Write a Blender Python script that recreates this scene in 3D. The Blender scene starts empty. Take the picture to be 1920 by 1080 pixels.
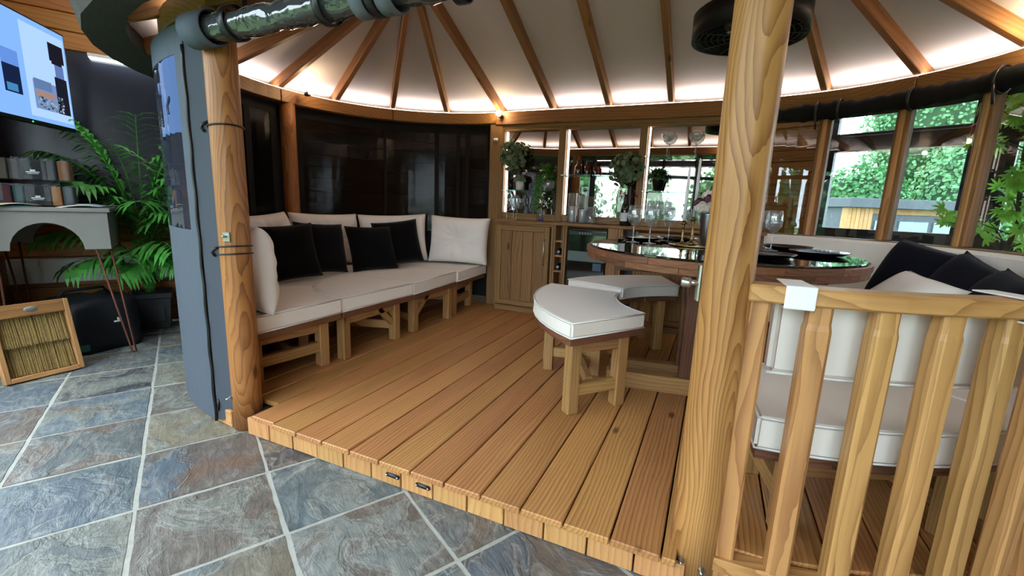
import bpy, bmesh, math, random
from mathutils import Matrix, Vector
random.seed(7)
R = math.radians
PI = math.pi
scene = bpy.context.scene
COL = scene.collection

# ------------------------------------------------------------------ camera
cam_data = bpy.data.cameras.new('camera')
cam_data.sensor_width = 36.0
cam_data.lens = 831.0 / 1920 * 36
cam_data.clip_start = 0.02
cam_data.clip_end = 300
camera = bpy.data.objects.new('camera', cam_data)
COL.objects.link(camera)
_p, _r, _a = 0.1874, 0.0379, 0.4211          # pitch down, roll, heading left of +Y


def _cam_matrix():
    c, s = math.cos(_p), math.sin(_p)
    M = Matrix(((math.cos(_r), -math.sin(_r), 0), (math.sin(_r), math.cos(_r), 0), (0, 0, 1)))
    rt, fw, up = M @ Vector((1, 0, 0)), M @ Vector((0, -s, c)), M @ Vector((0, -c, -s))
    Y = math.sin(_a) * rt + math.cos(_a) * fw
    X = math.cos(_a) * rt - math.sin(_a) * fw
    A = Matrix((X, Y, up))                    # rows: world axes in (right, down, forward)
    m = Matrix.Identity(4)
    for i in range(3):
        m[i][0], m[i][1], m[i][2] = A[i][0], -A[i][1], -A[i][2]
    m[0][3], m[1][3], m[2][3] = 0, 0, 1.30
    return m


camera.matrix_world = _cam_matrix()
scene.camera = camera

# ------------------------------------------------------------------ world, light, exposure
world = bpy.data.worlds.new('overcast_sky')
scene.world = world
world.use_nodes = True
_bg = world.node_tree.nodes['Background']
_bg.inputs[0].default_value = (0.82, 0.92, 1.0, 1)
_bg.inputs[1].default_value = 9.5
sun_data = bpy.data.lights.new('sun', 'SUN')
sun_data.energy = 2.2
sun_data.angle = R(25)
sun_data.color = (1.0, 0.95, 0.88)
sun = bpy.data.objects.new('sun', sun_data)
COL.objects.link(sun)
sun.rotation_euler = (R(38), R(4), R(200))
vs = scene.view_settings
vs.view_transform = 'Standard'
vs.look = 'None'
vs.exposure = 0.30
vs.gamma = 1.0
vs.use_curve_mapping = False
cy = scene.cycles
cy.use_denoising = True
cy.max_bounces = 10
cy.diffuse_bounces = 5
cy.glossy_bounces = 6
cy.transmission_bounces = 8
cy.transparent_max_bounces = 24
cy.sample_clamp_indirect = 6.0
cy.caustics_reflective = False
cy.caustics_refractive = False
LED_STRENGTH = 17.0
BULB_STRENGTH = 95.0
TV_STRENGTH = 1.1

# ------------------------------------------------------------------ helpers
WM = {}
KIDS = {}


def link(ob, parent=None, M=None):
    M = M or Matrix.Identity(4)
    COL.objects.link(ob)
    ob.matrix_basis = M
    WM[ob] = M
    KIDS[ob] = []
    if parent is not None:
        ob.parent = parent
        ob.matrix_parent_inverse = WM[parent].inverted()
        KIDS[parent].append(ob)
    return ob


def thing(name, loc, label, cat, group=None, rz=0):
    o = bpy.data.objects.new(name, None)
    o.empty_display_size = 0.1
    link(o, None, Matrix.Translation(loc) @ Matrix.Rotation(rz, 4, 'Z'))
    return tag(o, label, cat, group)


def tag(o, label=None, cat=None, group=None, kind=None):
    if label: o['label'] = label
    if cat: o['category'] = cat
    if group: o['group'] = group
    if kind: o['kind'] = kind
    return o


def copy_thing(root, M, label=None):
    """copy of a thing with its parts and sub-parts"""
    def rec(o, par):
        c = o.copy()
        COL.objects.link(c)
        KIDS[c] = []
        if par is not None:
            inv = o.matrix_parent_inverse.copy()
            c.parent = par
            c.matrix_parent_inverse = inv
            KIDS[par].append(c)
        for k in KIDS[o]:
            rec(k, c)
        return c
    r = rec(root, None)
    r.matrix_basis = M
    WM[r] = M
    if label: r['label'] = label
    return r


def put(name, me, mat, parent=None, M=None):
    o = bpy.data.objects.new(name, me)
    if mat is not None and len(me.materials) == 0:
        me.materials.append(mat)
    return link(o, parent, M)


def to_mesh(bm, name, smooth=False):
    bm.normal_update()
    me = bpy.data.meshes.new(name)
    bm.to_mesh(me)
    bm.free()
    if smooth:
        me.polygons.foreach_set('use_smooth', [True] * len(me.polygons))
    return me


def pydata(name, v, f, smooth=False):
    me = bpy.data.meshes.new(name)
    me.from_pydata(v, [], f)
    me.update()
    if smooth:
        me.polygons.foreach_set('use_smooth', [True] * len(me.polygons))
    return me


def box_mesh(name, sx, sy, sz, bev=0.003, seg=1):
    bm = bmesh.new()
    bmesh.ops.create_cube(bm, size=1)
    bmesh.ops.scale(bm, vec=(sx, sy, sz), verts=bm.verts)
    if bev > 0:
        bmesh.ops.bevel(bm, geom=bm.edges[:], offset=min(bev, sx * .3, sy * .3, sz * .3), segments=seg, affect='EDGES')
    return to_mesh(bm, name, seg > 1)


def box(name, c, s, mat, parent=None, rz=0, bev=0.003, seg=1, axis='X', M=None):
    """box centred at c; axis = which world axis is the grain (local X)"""
    sx, sy, sz = s
    rot = Matrix.Rotation(rz, 4, 'Z')
    if axis == 'Y':
        rot = rot @ Matrix.Rotation(PI / 2, 4, 'Z'); sx, sy = sy, sx
    elif axis == 'Z':
        rot = rot @ Matrix.Rotation(-PI / 2, 4, 'Y'); sx, sz = sz, sx
    m = Matrix.Translation(c) @ rot
    if M is not None: m = M @ m
    return put(name, box_mesh(name, sx, sy, sz, bev, seg), mat, parent, m)


def frame_matrix(p0, p1, up=(0, 0, 1)):
    p0, p1 = Vector(p0), Vector(p1)
    x = (p1 - p0).normalized()
    u = Vector(up)
    if abs(x.dot(u)) > .98: u = Vector((0, 1, 0))
    y = u.cross(x).normalized()
    z = x.cross(y)
    m = Matrix((x, y, z)).transposed().to_4x4()
    m.translation = (p0 + p1) / 2
    return m


def beam(name, p0, p1, w, h, mat, parent=None, up=(0, 0, 1), bev=0.004):
    L = (Vector(p1) - Vector(p0)).length
    return put(name, box_mesh(name, L, w, h, bev), mat, parent, frame_matrix(p0, p1, up))


def prism(name, pts, z0, z1, mat, parent=None, bev=0.003, grain=None, seg=1, smooth=False):
    """extruded plan polygon; grain = heading angle of local X"""
    cx = sum(p[0] for p in pts) / len(pts); cy_ = sum(p[1] for p in pts) / len(pts)
    a = grain or 0
    ca, sa = math.cos(-a), math.sin(-a)
    bm = bmesh.new()
    vs_ = [bm.verts.new(((x - cx) * ca - (y - cy_) * sa, (x - cx) * sa + (y - cy_) * ca, 0)) for x, y in pts]
    f = bm.faces.new(vs_)
    if f.normal.z > 0 or True:
        bm.normal_update()
        if f.normal.z > 0: f.normal_flip()
    r = bmesh.ops.extrude_face_region(bm, geom=[f])
    bmesh.ops.translate(bm, vec=(0, 0, z1 - z0), verts=[g for g in r['geom'] if isinstance(g, bmesh.types.BMVert)])
    if bev > 0:
        bm.normal_update()
        es = [e for e in bm.edges if len(e.link_faces) == 2 and e.calc_face_angle(0) > R(30)]
        bmesh.ops.bevel(bm, geom=es, offset=bev, segments=seg, affect='EDGES', clamp_overlap=True)
    bmesh.ops.recalc_face_normals(bm, faces=bm.faces)
    me = to_mesh(bm, name, smooth)
    return put(name, me, mat, parent, Matrix.Translation((cx, cy_, z0)) @ Matrix.Rotation(a, 4, 'Z'))


def lathe_mesh(name, prof, segs=24, smooth=True, close=False):
    v, f = [], []
    n = len(prof)
    for i in range(segs):
        a = 2 * PI * i / segs
        for r, z in prof:
            v.append((r * math.cos(a), r * math.sin(a), z))
    for i in range(segs):
        j = (i + 1) % segs
        for k in range(n - 1 + (1 if close else 0)):
            k2 = (k + 1) % n
            f.append((i * n + k, j * n + k, j * n + k2, i * n + k2))
    me = pydata(name, v, f, smooth)
    bm = bmesh.new(); bm.from_mesh(me)
    bmesh.ops.remove_doubles(bm, verts=bm.verts, dist=1e-5)
    bmesh.ops.recalc_face_normals(bm, faces=bm.faces)
    bm.to_mesh(me); bm.free()
    if smooth: me.polygons.foreach_set('use_smooth', [True] * len(me.polygons))
    return me


def lathe(name, prof, loc, mat, parent=None, segs=24, M=None, smooth=True):
    m = Matrix.Translation(loc)
    if M is not None: m = m @ M
    return put(name, lathe_mesh(name, prof, segs, smooth), mat, parent, m)


def tube_data(pts, r, segs=8, v=None, f=None, cap=True):
    v = [] if v is None else v
    f = [] if f is None else f
    pts = [Vector(p) for p in pts]
    rs = r if isinstance(r, (list, tuple)) else [r] * len(pts)
    base = len(v)
    prev = None
    for i, p in enumerate(pts):
        t = (pts[min(i + 1, len(pts) - 1)] - pts[max(i - 1, 0)]).normalized()
        if prev is None:
            u = Vector((0, 0, 1)) if abs(t.z) < .9 else Vector((1, 0, 0))
            n = t.cross(u).normalized()
        else:
            n = (prev - t * prev.dot(t)).normalized()
        prev = n
        b = t.cross(n)
        for k in range(segs):
            a = 2 * PI * k / segs
            v.append(tuple(p + (n * math.cos(a) + b * math.sin(a)) * rs[i]))
    for i in range(len(pts) - 1):
        for k in range(segs):
            k2 = (k + 1) % segs
            f.append((base + i * segs + k, base + i * segs + k2, base + (i + 1) * segs + k2, base + (i + 1) * segs + k))
    if cap:
        f.append(tuple(base + k for k in reversed(range(segs))))
        f.append(tuple(base + (len(pts) - 1) * segs + k for k in range(segs)))
    return v, f


def tube(name, pts, r, mat, parent=None, segs=8):
    v, f = tube_data(pts, r, segs)
    return put(name, pydata(name, v, f, True), mat, parent)


def arc_sheet(name, c, side, rad, a0, a1, z0, z1, thick, mat, parent=None, n=24, wav=0.0):
    """curved vertical sheet around plan centre c"""
    v, f = [], []
    for i in range(n + 1):
        a = R(a0 + (a1 - a0) * i / n)
        w = wav * math.sin(i * 1.7) if wav else 0
        for rr in (rad + w, rad + thick + w):
            x, y = c[0] + side * rr * math.sin(a), c[1] + rr * math.cos(a)
            v += [(x, y, z0), (x, y, z1)]
    for i in range(n):
        b, d = i * 4, i * 4 + 4
        f += [(b, d, d + 1, b + 1), (b + 2, b + 3, d + 3, d + 2), (b + 1, d + 1, d + 3, b + 3), (b, b + 2, d + 2, d)]
    f += [(0, 1, 3, 2), (n * 4, n * 4 + 2, n * 4 + 3, n * 4 + 1)]
    me = pydata(name, v, f, False)
    bm = bmesh.new(); bm.from_mesh(me); bmesh.ops.recalc_face_normals(bm, faces=bm.faces); bm.to_mesh(me); bm.free()
    return put(name, me, mat, parent)


def pol(c, side, r, a):
    a = R(a)
    return (c[0] + side * r * math.sin(a), c[1] + r * math.cos(a))


def sector(c, side, r0, r1, a0, a1, n=10):
    o = [pol(c, side, r1, a0 + (a1 - a0) * i / n) for i in range(n + 1)]
    if r0 > 0.01:
        i_ = [pol(c, side, r0, a1 - (a1 - a0) * i / n) for i in range(n + 1)]
    else:
        i_ = [c]
    return o + i_


def pillow_mesh(name, w, h, t, n=14, tuft=False, seed=0):
    """soft square cushion, w along X, h along Z, thickness along Y"""
    rnd = random.Random(seed)
    ph = [rnd.uniform(0, 6) for _ in range(6)]
    v, f = [], []
    idx = {}
    for s in (-1, 1):
        for i in range(n + 1):
            for j in range(n + 1):
                x = -1 + 2 * i / n; z = -1 + 2 * j / n
                edge = max(abs(x), abs(z))
                if edge > .999 and s == 1:
                    idx[(s, i, j)] = idx[(-1, i, j)]; continue
                bul = (max(0, 1 - x ** 4) * max(0, 1 - z ** 4)) ** .55
                k = 1 - .07 * (1 - abs(x) ** 2) * abs(z) ** 3 if True else 1
                kx = 1 - .06 * (1 - z * z); kz = 1 - .06 * (1 - x * x)
                y = s * t / 2 * bul
                y += s * .05 * t * math.sin(3.1 * x + ph[0]) * math.sin(2.7 * z + ph[1]) * bul
                if tuft:
                    d = math.hypot(x, z)
                    y -= s * t * .36 * math.exp(-(d / .30) ** 2)
                    ang = math.atan2(z, x)
                    y -= s * t * .085 * math.exp(-((d - .40) / .32) ** 2) * (.5 + .5 * math.sin(11 * ang + ph[2] + 2 * math.sin(3 * ang)))
                    y -= s * t * .014 * bul * math.sin(14 * ang + ph[3] + 5 * d)
                idx[(s, i, j)] = len(v)
                v.append((x * w / 2 * kx, y, z * h / 2 * kz))
    for s in (-1, 1):
        for i in range(n):
            for j in range(n):
                q = (idx[(s, i, j)], idx[(s, i + 1, j)], idx[(s, i + 1, j + 1)], idx[(s, i, j + 1)])
                f.append(q if s == -1 else q[::-1])
    return pydata(name, v, f, True)


def face_matrix(loc, heading, lean=0, roll=0):
    """local -Y faces heading (deg, 0 = -Y world), leaning back by lean deg"""
    return Matrix.Translation(loc) @ Matrix.Rotation(R(heading), 4, 'Z') @ Matrix.Rotation(R(-lean), 4, 'X') @ Matrix.Rotation(R(roll), 4, 'Y')


# ------------------------------------------------------------------ materials
def new_mat(name):
    m = bpy.data.materials.new(name)
    m.use_nodes = True
    nt = m.node_tree
    b = nt.nodes['Principled BSDF']
    return m, nt, b


class NB:
    def __init__(s, nt): s.nt = nt

    def n(s, t, **kw):
        nd = s.nt.nodes.new(t)
        for k, v in kw.items():
            if k.startswith('i_'):
                key = k[2:]
                key = int(key) if key.isdigit() else key.replace('_', ' ')
                inp = nd.inputs[key]
                if hasattr(v, 'is_output'): s.nt.links.new(v, inp)
                else: inp.default_value = v
            else: setattr(nd, k, v)
        return nd

    def math(s, op, a, b=0.0, clamp=False):
        return s.n('ShaderNodeMath', operation=op, i_0=a, i_1=b, use_clamp=clamp).outputs[0]

    def vmath(s, op, a, b):
        return s.n('ShaderNodeVectorMath', operation=op, i_0=a, i_1=b).outputs[0]

    def mix(s, fac, a, b, blend='MIX'):
        nd = s.nt.nodes.new('ShaderNodeMix')
        nd.data_type = 'RGBA'; nd.blend_type = blend
        for k, v in ((0, fac), (6, a), (7, b)):
            if hasattr(v, 'is_output'): s.nt.links.new(v, nd.inputs[k])
            else: nd.inputs[k].default_value = v if k == 0 else (*v[:3], 1)
        return nd.outputs[2]

    def ramp(s, fac, stops, interp='LINEAR'):
        nd = s.nt.nodes.new('ShaderNodeValToRGB')
        nd.color_ramp.interpolation = interp
        e = nd.color_ramp.elements
        while len(e) > 1: e.remove(e[-1])
        for i, (p, c) in enumerate(stops):
            el = e[0] if i == 0 else e.new(p)
            el.position = p
            el.color = (*c[:3], 1) if len(c) < 4 else c
        s.nt.links.new(fac, nd.inputs[0])
        return nd.outputs[0]

    def smooth(s, x, lo, hi):
        nd = s.n('ShaderNodeMapRange', interpolation_type='SMOOTHSTEP', i_0=x, i_1=lo, i_2=hi, i_3=0.0, i_4=1.0)
        return nd.outputs[0]


def srgb(r, g, b):
    f = lambda c: (c / 255 / 12.92) if c <= 10 else ((c / 255 + .055) / 1.055) ** 2.4
    return (f(r), f(g), f(b))


def wood(name, light, dark, rough=.5, ringscale=22, var=.22, knot=.72, contrast=.6, spec=.35, huevar=.015, fig=.13):
    m, nt, b = new_mat(name)
    N = NB(nt)
    tc = N.n('ShaderNodeTexCoord').outputs['Object']
    rnd = N.n('ShaderNodeObjectInfo').outputs['Random']
    off = N.n('ShaderNodeCombineXYZ', i_0=N.math('MULTIPLY', rnd, 37.), i_1=N.math('MULTIPLY', rnd, 5.3), i_2=N.math('MULTIPLY', rnd, 2.7)).outputs[0]
    p = N.vmath('ADD', tc, off)
    p1 = N.vmath('MULTIPLY', p, (.22, 1, 1))
    n1 = N.n('ShaderNodeTexNoise', i_Vector=p1, i_Scale=3.2, i_Detail=2.0)
    d = N.vmath('SUBTRACT', n1.outputs['Color'], (.5, .5, .5))
    p2 = N.vmath('ADD', p1, N.vmath('MULTIPLY', d, (.05, fig, fig)))
    w = N.n('ShaderNodeTexWave', wave_type='RINGS', rings_direction='X', wave_profile='SAW', i_Vector=p2, i_Scale=float(ringscale), i_Distortion=2.2, i_Detail=2.0, i_Detail_Scale=1.5)
    fb = N.n('ShaderNodeTexNoise', i_Vector=N.vmath('MULTIPLY', p, (2.5, 85, 85)), i_Scale=1.0, i_Detail=2.0)
    big = N.n('ShaderNodeTexNoise', i_Vector=N.vmath('MULTIPLY', p, (.8, 5, 5)), i_Scale=1.0, i_Detail=1.0)
    ringv = N.math('POWER', w.outputs['Fac'], 2.2)
    fac = N.math('ADD', N.math('MULTIPLY', ringv, contrast), N.math('MULTIPLY', N.math('SUBTRACT', fb.outputs['Fac'], .4), .55), True)
    fac = N.math('ADD', fac, N.math('MULTIPLY', N.math('SUBTRACT', big.outputs['Fac'], .5), .7), True)
    col = N.mix(fac, light, dark)
    if knot < 1:
        vo = N.n('ShaderNodeTexVoronoi', i_Vector=N.vmath('MULTIPLY', p, (2.6, 6.5, 6.5)), i_Scale=1.0)
        sp = N.n('ShaderNodeSeparateColor', i_0=vo.outputs['Color'])
        on = N.math('GREATER_THAN', sp.outputs[0], knot)
        k = N.math('MULTIPLY', N.math('SUBTRACT', 1.0, N.smooth(vo.outputs['Distance'], .05, .16)), on)
        col = N.mix(N.math('MULTIPLY', k, .8), col, tuple(c * .28 for c in dark))
    r2 = N.math('FRACT', N.math('MULTIPLY', rnd, 17.3))
    hs = N.n('ShaderNodeHueSaturation', i_Hue=N.math('ADD', .5 - huevar / 2, N.math('MULTIPLY', r2, huevar)), i_Value=N.math('ADD', 1 - var, N.math('MULTIPLY', rnd, 2 * var)), i_Color=col)
    nt.links.new(hs.outputs[0], b.inputs['Base Color'])
    b.inputs['Roughness'].default_value = rough
    b.inputs['Specular IOR Level'].default_value = spec
    bu = N.n('ShaderNodeBump', i_Strength=.25, i_Distance=.002, i_Height=fac)
    nt.links.new(bu.outputs[0], b.inputs['Normal'])
    return m


def plain(name, col, rough=.5, metal=0, spec=.5, bump=None, noise=None, coat=0, sheen=0):
    m, nt, b = new_mat(name)
    N = NB(nt)
    b.inputs['Base Color'].default_value = (*col, 1)
    b.inputs['Roughness'].default_value = rough
    b.inputs['Metallic'].default_value = metal
    b.inputs['Specular IOR Level'].default_value = spec
    b.inputs['Coat Weight'].default_value = coat
    b.inputs['Sheen Weight'].default_value = sheen
    tc = N.n('ShaderNodeTexCoord').outputs['Object']
    if noise:
        sc, amt = noise
        n = N.n('ShaderNodeTexNoise', i_Vector=tc, i_Scale=sc, i_Detail=4.0)
        c = N.mix(n.outputs['Fac'], tuple(x * (1 - amt) for x in col), tuple(min(1, x * (1 + amt)) for x in col))
        nt.links.new(c, b.inputs['Base Color'])
    if bump:
        sc, st = bump
        n = N.n('ShaderNodeTexNoise', i_Vector=tc, i_Scale=sc, i_Detail=3.0)
        bu = N.n('ShaderNodeBump', i_Strength=st, i_Distance=.004, i_Height=n.outputs['Fac'])
        nt.links.new(bu.outputs[0], b.inputs['Normal'])
    return m


def emis(name, col, st):
    m = bpy.data.materials.new(name); m.use_nodes = True
    nt = m.node_tree; nt.nodes.clear()
    o = nt.nodes.new('ShaderNodeOutputMaterial'); e = nt.nodes.new('ShaderNodeEmission')
    e.inputs[0].default_value = (*col, 1); e.inputs[1].default_value = st
    nt.links.new(e.outputs[0], o.inputs[0])
    return m


def glass(name, tint=(1, 1, 1), refl=.08, rough=.0, body=0.0, bodycol=(.5, .5, .5), bump=None, edge=.5):
    """thin pane: see-through plus a fresnel reflection, optional cloudy body"""
    m = bpy.data.materials.new(name); m.use_nodes = True
    nt = m.node_tree; nt.nodes.clear(); N = NB(nt)
    o = nt.nodes.new('ShaderNodeOutputMaterial')
    tr = N.n('ShaderNodeBsdfTransparent', i_0=(*tint, 1))
    gl = N.n('ShaderNodeBsdfGlossy', i_Roughness=rough, i_0=(1, 1, 1, 1))
    lw = N.n('ShaderNodeLayerWeight', i_Blend=.35)
    fac = N.math('ADD', refl, N.math('MULTIPLY', N.math('POWER', lw.outputs['Facing'], 3.0), edge), True)
    if bump:
        tc = N.n('ShaderNodeTexCoord').outputs['Object']
        n = N.n('ShaderNodeTexNoise', i_Vector=tc, i_Scale=bump[0], i_Detail=2.0)
        bu = N.n('ShaderNodeBump', i_Strength=bump[1], i_Distance=.02, i_Height=n.outputs['Fac'])
        nt.links.new(bu.outputs[0], gl.inputs['Normal'])
    base = tr.outputs[0]
    if body > 0:
        df = N.n('ShaderNodeBsdfDiffuse', i_0=(*bodycol, 1))
        ms = N.n('ShaderNodeMixShader', i_0=body, i_1=tr.outputs[0], i_2=df.outputs[0])
        base = ms.outputs[0]
    mx = N.n('ShaderNodeMixShader', i_0=fac, i_1=base, i_2=gl.outputs[0])
    nt.links.new(mx.outputs[0], o.inputs[0])
    return m


def slate_mat():
    m, nt, b = new_mat('slate')
    N = NB(nt)
    tc = N.n('ShaderNodeTexCoord').outputs['Object']
    rnd = N.n('ShaderNodeObjectInfo').outputs['Random']
    off = N.n('ShaderNodeCombineXYZ', i_0=N.math('MULTIPLY', rnd, 91.), i_1=N.math('MULTIPLY', rnd, 53.), i_2=0.0).outputs[0]
    p = N.vmath('ADD', tc, off)
    cols = [srgb(96, 106, 110), srgb(118, 118, 102), srgb(74, 84, 92), srgb(126, 116, 96), srgb(86, 98, 102), srgb(106, 92, 82),
            srgb(108, 114, 106), srgb(62, 62, 68), srgb(124, 124, 114), srgb(92, 104, 112), srgb(100, 90, 82)]
    base = N.ramp(rnd, [(i / len(cols), c) for i, c in enumerate(cols)], 'CONSTANT')
    r2 = N.math('FRACT', N.math('MULTIPLY', rnd, 23.7))
    cols2 = [srgb(116, 108, 92), srgb(92, 98, 98), srgb(122, 126, 122), srgb(104, 92, 80), srgb(84, 96, 106), srgb(118, 120, 112)]
    sec = N.ramp(r2, [(i / len(cols2), c) for i, c in enumerate(cols2)], 'CONSTANT')
    a = N.n('ShaderNodeTexNoise', i_Vector=p, i_Scale=3.4, i_Detail=7.0, i_Roughness=.56, i_Distortion=.9)
    st = N.n('ShaderNodeTexNoise', i_Vector=N.vmath('MULTIPLY', p, (3, 9, 3)), i_Scale=2.0, i_Detail=6.0, i_Roughness=.7, i_Distortion=1.6)
    col = N.mix(N.smooth(a.outputs['Fac'], .42, .62), base, sec)
    col = N.mix(N.math('MULTIPLY', N.smooth(st.outputs['Fac'], .42, .70), .42), col, N.mix(.5, col, (.60, .58, .51)))
    c3 = N.n('ShaderNodeTexNoise', i_Vector=p, i_Scale=16.0, i_Detail=8.0, i_Roughness=.7)
    col = N.mix(N.smooth(c3.outputs['Fac'], .70, .44), N.mix(.45, col, (.03, .033, .04)), col)
    rust = N.n('ShaderNodeTexNoise', i_Vector=p, i_Scale=2.3, i_Detail=4.0)
    rf = N.math('MULTIPLY', N.smooth(rust.outputs['Fac'], .60, .72), N.math('GREATER_THAN', r2, .62))
    col = N.mix(N.math('MULTIPLY', rf, .7), col, srgb(112, 84, 66))
    edge = N.math('ABSOLUTE', N.math('SUBTRACT', a.outputs['Fac'], .53))
    vein = N.math('SUBTRACT', 1.0, N.smooth(edge, 0.0, .012))
    col = N.mix(N.math('MULTIPLY', vein, .28), col, (.55, .55, .5))
    nt.links.new(col, b.inputs['Base Color'])
    rr = N.math('ADD', .34, N.math('MULTIPLY', c3.outputs['Fac'], .25))
    nt.links.new(rr, b.inputs['Roughness'])
    h = N.math('ADD', N.math('MULTIPLY', N.ramp(a.outputs['Fac'], [(.3, (0, 0, 0)), (.47, (.3,) * 3), (.5, (.62,) * 3), (.55, (.7,) * 3), (.575, (1,) * 3)]), 1.0), N.math('MULTIPLY', c3.outputs['Fac'], .5))
    h = N.math('ADD', h, N.math('MULTIPLY', st.outputs['Fac'], .8))
    bu = N.n('ShaderNodeBump', i_Strength=.6, i_Distance=.010, i_Height=h)
    nt.links.new(bu.outputs[0], b.inputs['Normal'])
    return m


W_DECK = wood('deck_larch', srgb(190, 136, 82), srgb(120, 70, 36), .42, 18, .15, .80, .62, .4, .014)
W_POST = wood('post_pine', srgb(168, 112, 62), srgb(102, 56, 26), .45, 24, .03, .92, .7, .35, .0, .34)
W_POSTR = wood('big_post_pine', srgb(188, 136, 78), srgb(122, 72, 34), .42, 20, .02, .94, .75, .4, .0, .40)
W_FASC = wood('fascia_pine', srgb(196, 146, 92), srgb(142, 92, 50), .5, 22, .12, .85, .5)
W_BAL = wood('baluster_pine', srgb(194, 144, 88), srgb(126, 76, 38), .42, 15, .1, .86, .6, .4)
W_BEAM = wood('beam_pine', srgb(150, 106, 62), srgb(98, 64, 32), .5, 20, .1, .82, .5)
W_CAB = wood('cabinet_pine', srgb(150, 114, 74), srgb(98, 68, 40), .5, 22, .1, .85, .6)
W_WAL = wood('stained_walnut', srgb(116, 78, 56), srgb(62, 38, 28), .45, 26, .22, .9, .6)
W_LEG = wood('leg_pine', srgb(172, 130, 82), srgb(116, 78, 44), .48, 24, .14, .85, .55)
W_WALL = wood('log_cabin_pine', srgb(170, 112, 54), srgb(112, 68, 30), .45, 16, .14, .82, .5)
W_RED = wood('table_red_pine', srgb(128, 80, 52), srgb(78, 44, 28), .45, 22, .15, .85, .5)
SLATE = slate_mat()
GROUT = plain('grout', srgb(168, 166, 158), .9, noise=(30, .25), bump=(60, .3))
CREAM = plain('cream_canvas', srgb(234, 227, 218), .85, bump=(260, .12), spec=.2, sheen=.1)
CREAM2 = plain('cream_linen', srgb(240, 235, 230), .9, bump=(14, .25), spec=.15, sheen=.1)
WHITEP = plain('white_piping', srgb(240, 238, 236), .7)
BLACKV = plain('black_velvet', srgb(9, 9, 12), .95, spec=.1, bump=(60, .3), sheen=.06)
NAVYV = plain('navy_velvet', srgb(7, 9, 22), .9, spec=.12, bump=(40, .4), sheen=.04)
CURT = plain('blue_grey_canvas', srgb(78, 84, 94), .75, bump=(9, .15), spec=.25)
CURTB = plain('black_canvas', srgb(20, 20, 22), .8, bump=(12, .2), spec=.25)
BLACK = plain('black_plastic', srgb(14, 14, 15), .4)
BLACKM = plain('black_metal', srgb(24, 24, 26), .45, .6)
STEEL = plain('steel', srgb(190, 190, 188), .28, 1.0)
BRASS = plain('aged_brass', srgb(150, 126, 84), .3, 1.0)
PEWTER = plain('pewter', srgb(140, 140, 142), .3, 1.0, bump=(18, .3))
RUSTY = plain('rusted_steel', srgb(96, 54, 38), .6, .5)
MIRROR = plain('mirror', (.50, .47, .43), .015, 1.0)
GLASS = glass('clear_glass', (.90, .92, .93), .10, 0.0, .05, (.8, .85, .9), edge=.9)
SHELFG = glass('shelf_glass', (.62, .78, .72), .12)
PANE = glass('window_glass', (.9, .93, .94), .05, edge=.5)
TINT = glass('tinted_vinyl', (.24, .22, .20), .010, .14, .25, (.012, .012, .013), (5, .25), edge=.10)
VINYL = glass('clear_vinyl', (.40, .40, .41), .09, .04, .35, (.13, .13, .14), (9, 1.0), edge=.4)
VINYLW = glass('curtain_window_vinyl', (.3, .32, .36), .30, .02, .55, (.05, .06, .09), (3.5, .35), edge=.5)
CEILP = plain('white_ceiling_panel', srgb(200, 193, 190), .75, noise=(2.2, .05))
THATCH = plain('thatch_edge', srgb(58, 54, 50), .95, noise=(40, .5), bump=(80, .8))
LED = emis('led_strip', (1.0, .86, .80), LED_STRENGTH)
LEDM = emis('led_strip_mirror', (1.0, .92, .84), 7.0)
BULB = emis('warm_bulb', (1.0, .74, .45), BULB_STRENGTH)
WHITE = plain('white_plastic', srgb(222, 224, 224), .45)
NAVYW = plain('dark_glazed_panel', srgb(22, 26, 40), .22, spec=.5, bump=(2.5, .04))
GREYP = plain('grey_laminate', srgb(128, 124, 120), .6, noise=(12, .08))
CERB = plain('black_stoneware', srgb(16, 17, 22), .25, coat=.3)
DARKGLASS = plain('dark_glass_top', srgb(20, 18, 17), .02, spec=.9, coat=.6)
CANDLE = plain('white_wax', srgb(226, 228, 232), .5, spec=.3)
FRAME_BLK = plain('black_window_frame', srgb(22, 26, 32), .4)
PLASTER = plain('pale_ceiling_boards', srgb(196, 186, 172), .8)


def leaf_mat(name, c, tl=.25):
    m, nt, b = new_mat(name)
    N = NB(nt)
    geo = N.n('ShaderNodeTexCoord').outputs['Object']
    n = N.n('ShaderNodeTexNoise', i_Vector=geo, i_Scale=9.0, i_Detail=2.0)
    col = N.mix(n.outputs['Fac'], tuple(x * .45 for x in c), tuple(min(1, x * 1.5) for x in c))
    nt.links.new(col, b.inputs['Base Color'])
    b.inputs['Roughness'].default_value = .5
    out = nt.nodes['Material Output']
    t = N.n('ShaderNodeBsdfTranslucent')
    nt.links.new(col, t.inputs[0])
    mx = N.n('ShaderNodeMixShader', i_0=tl, i_1=b.outputs[0], i_2=t.outputs[0])
    nt.links.new(mx.outputs[0], out.inputs[0])
    return m


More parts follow.
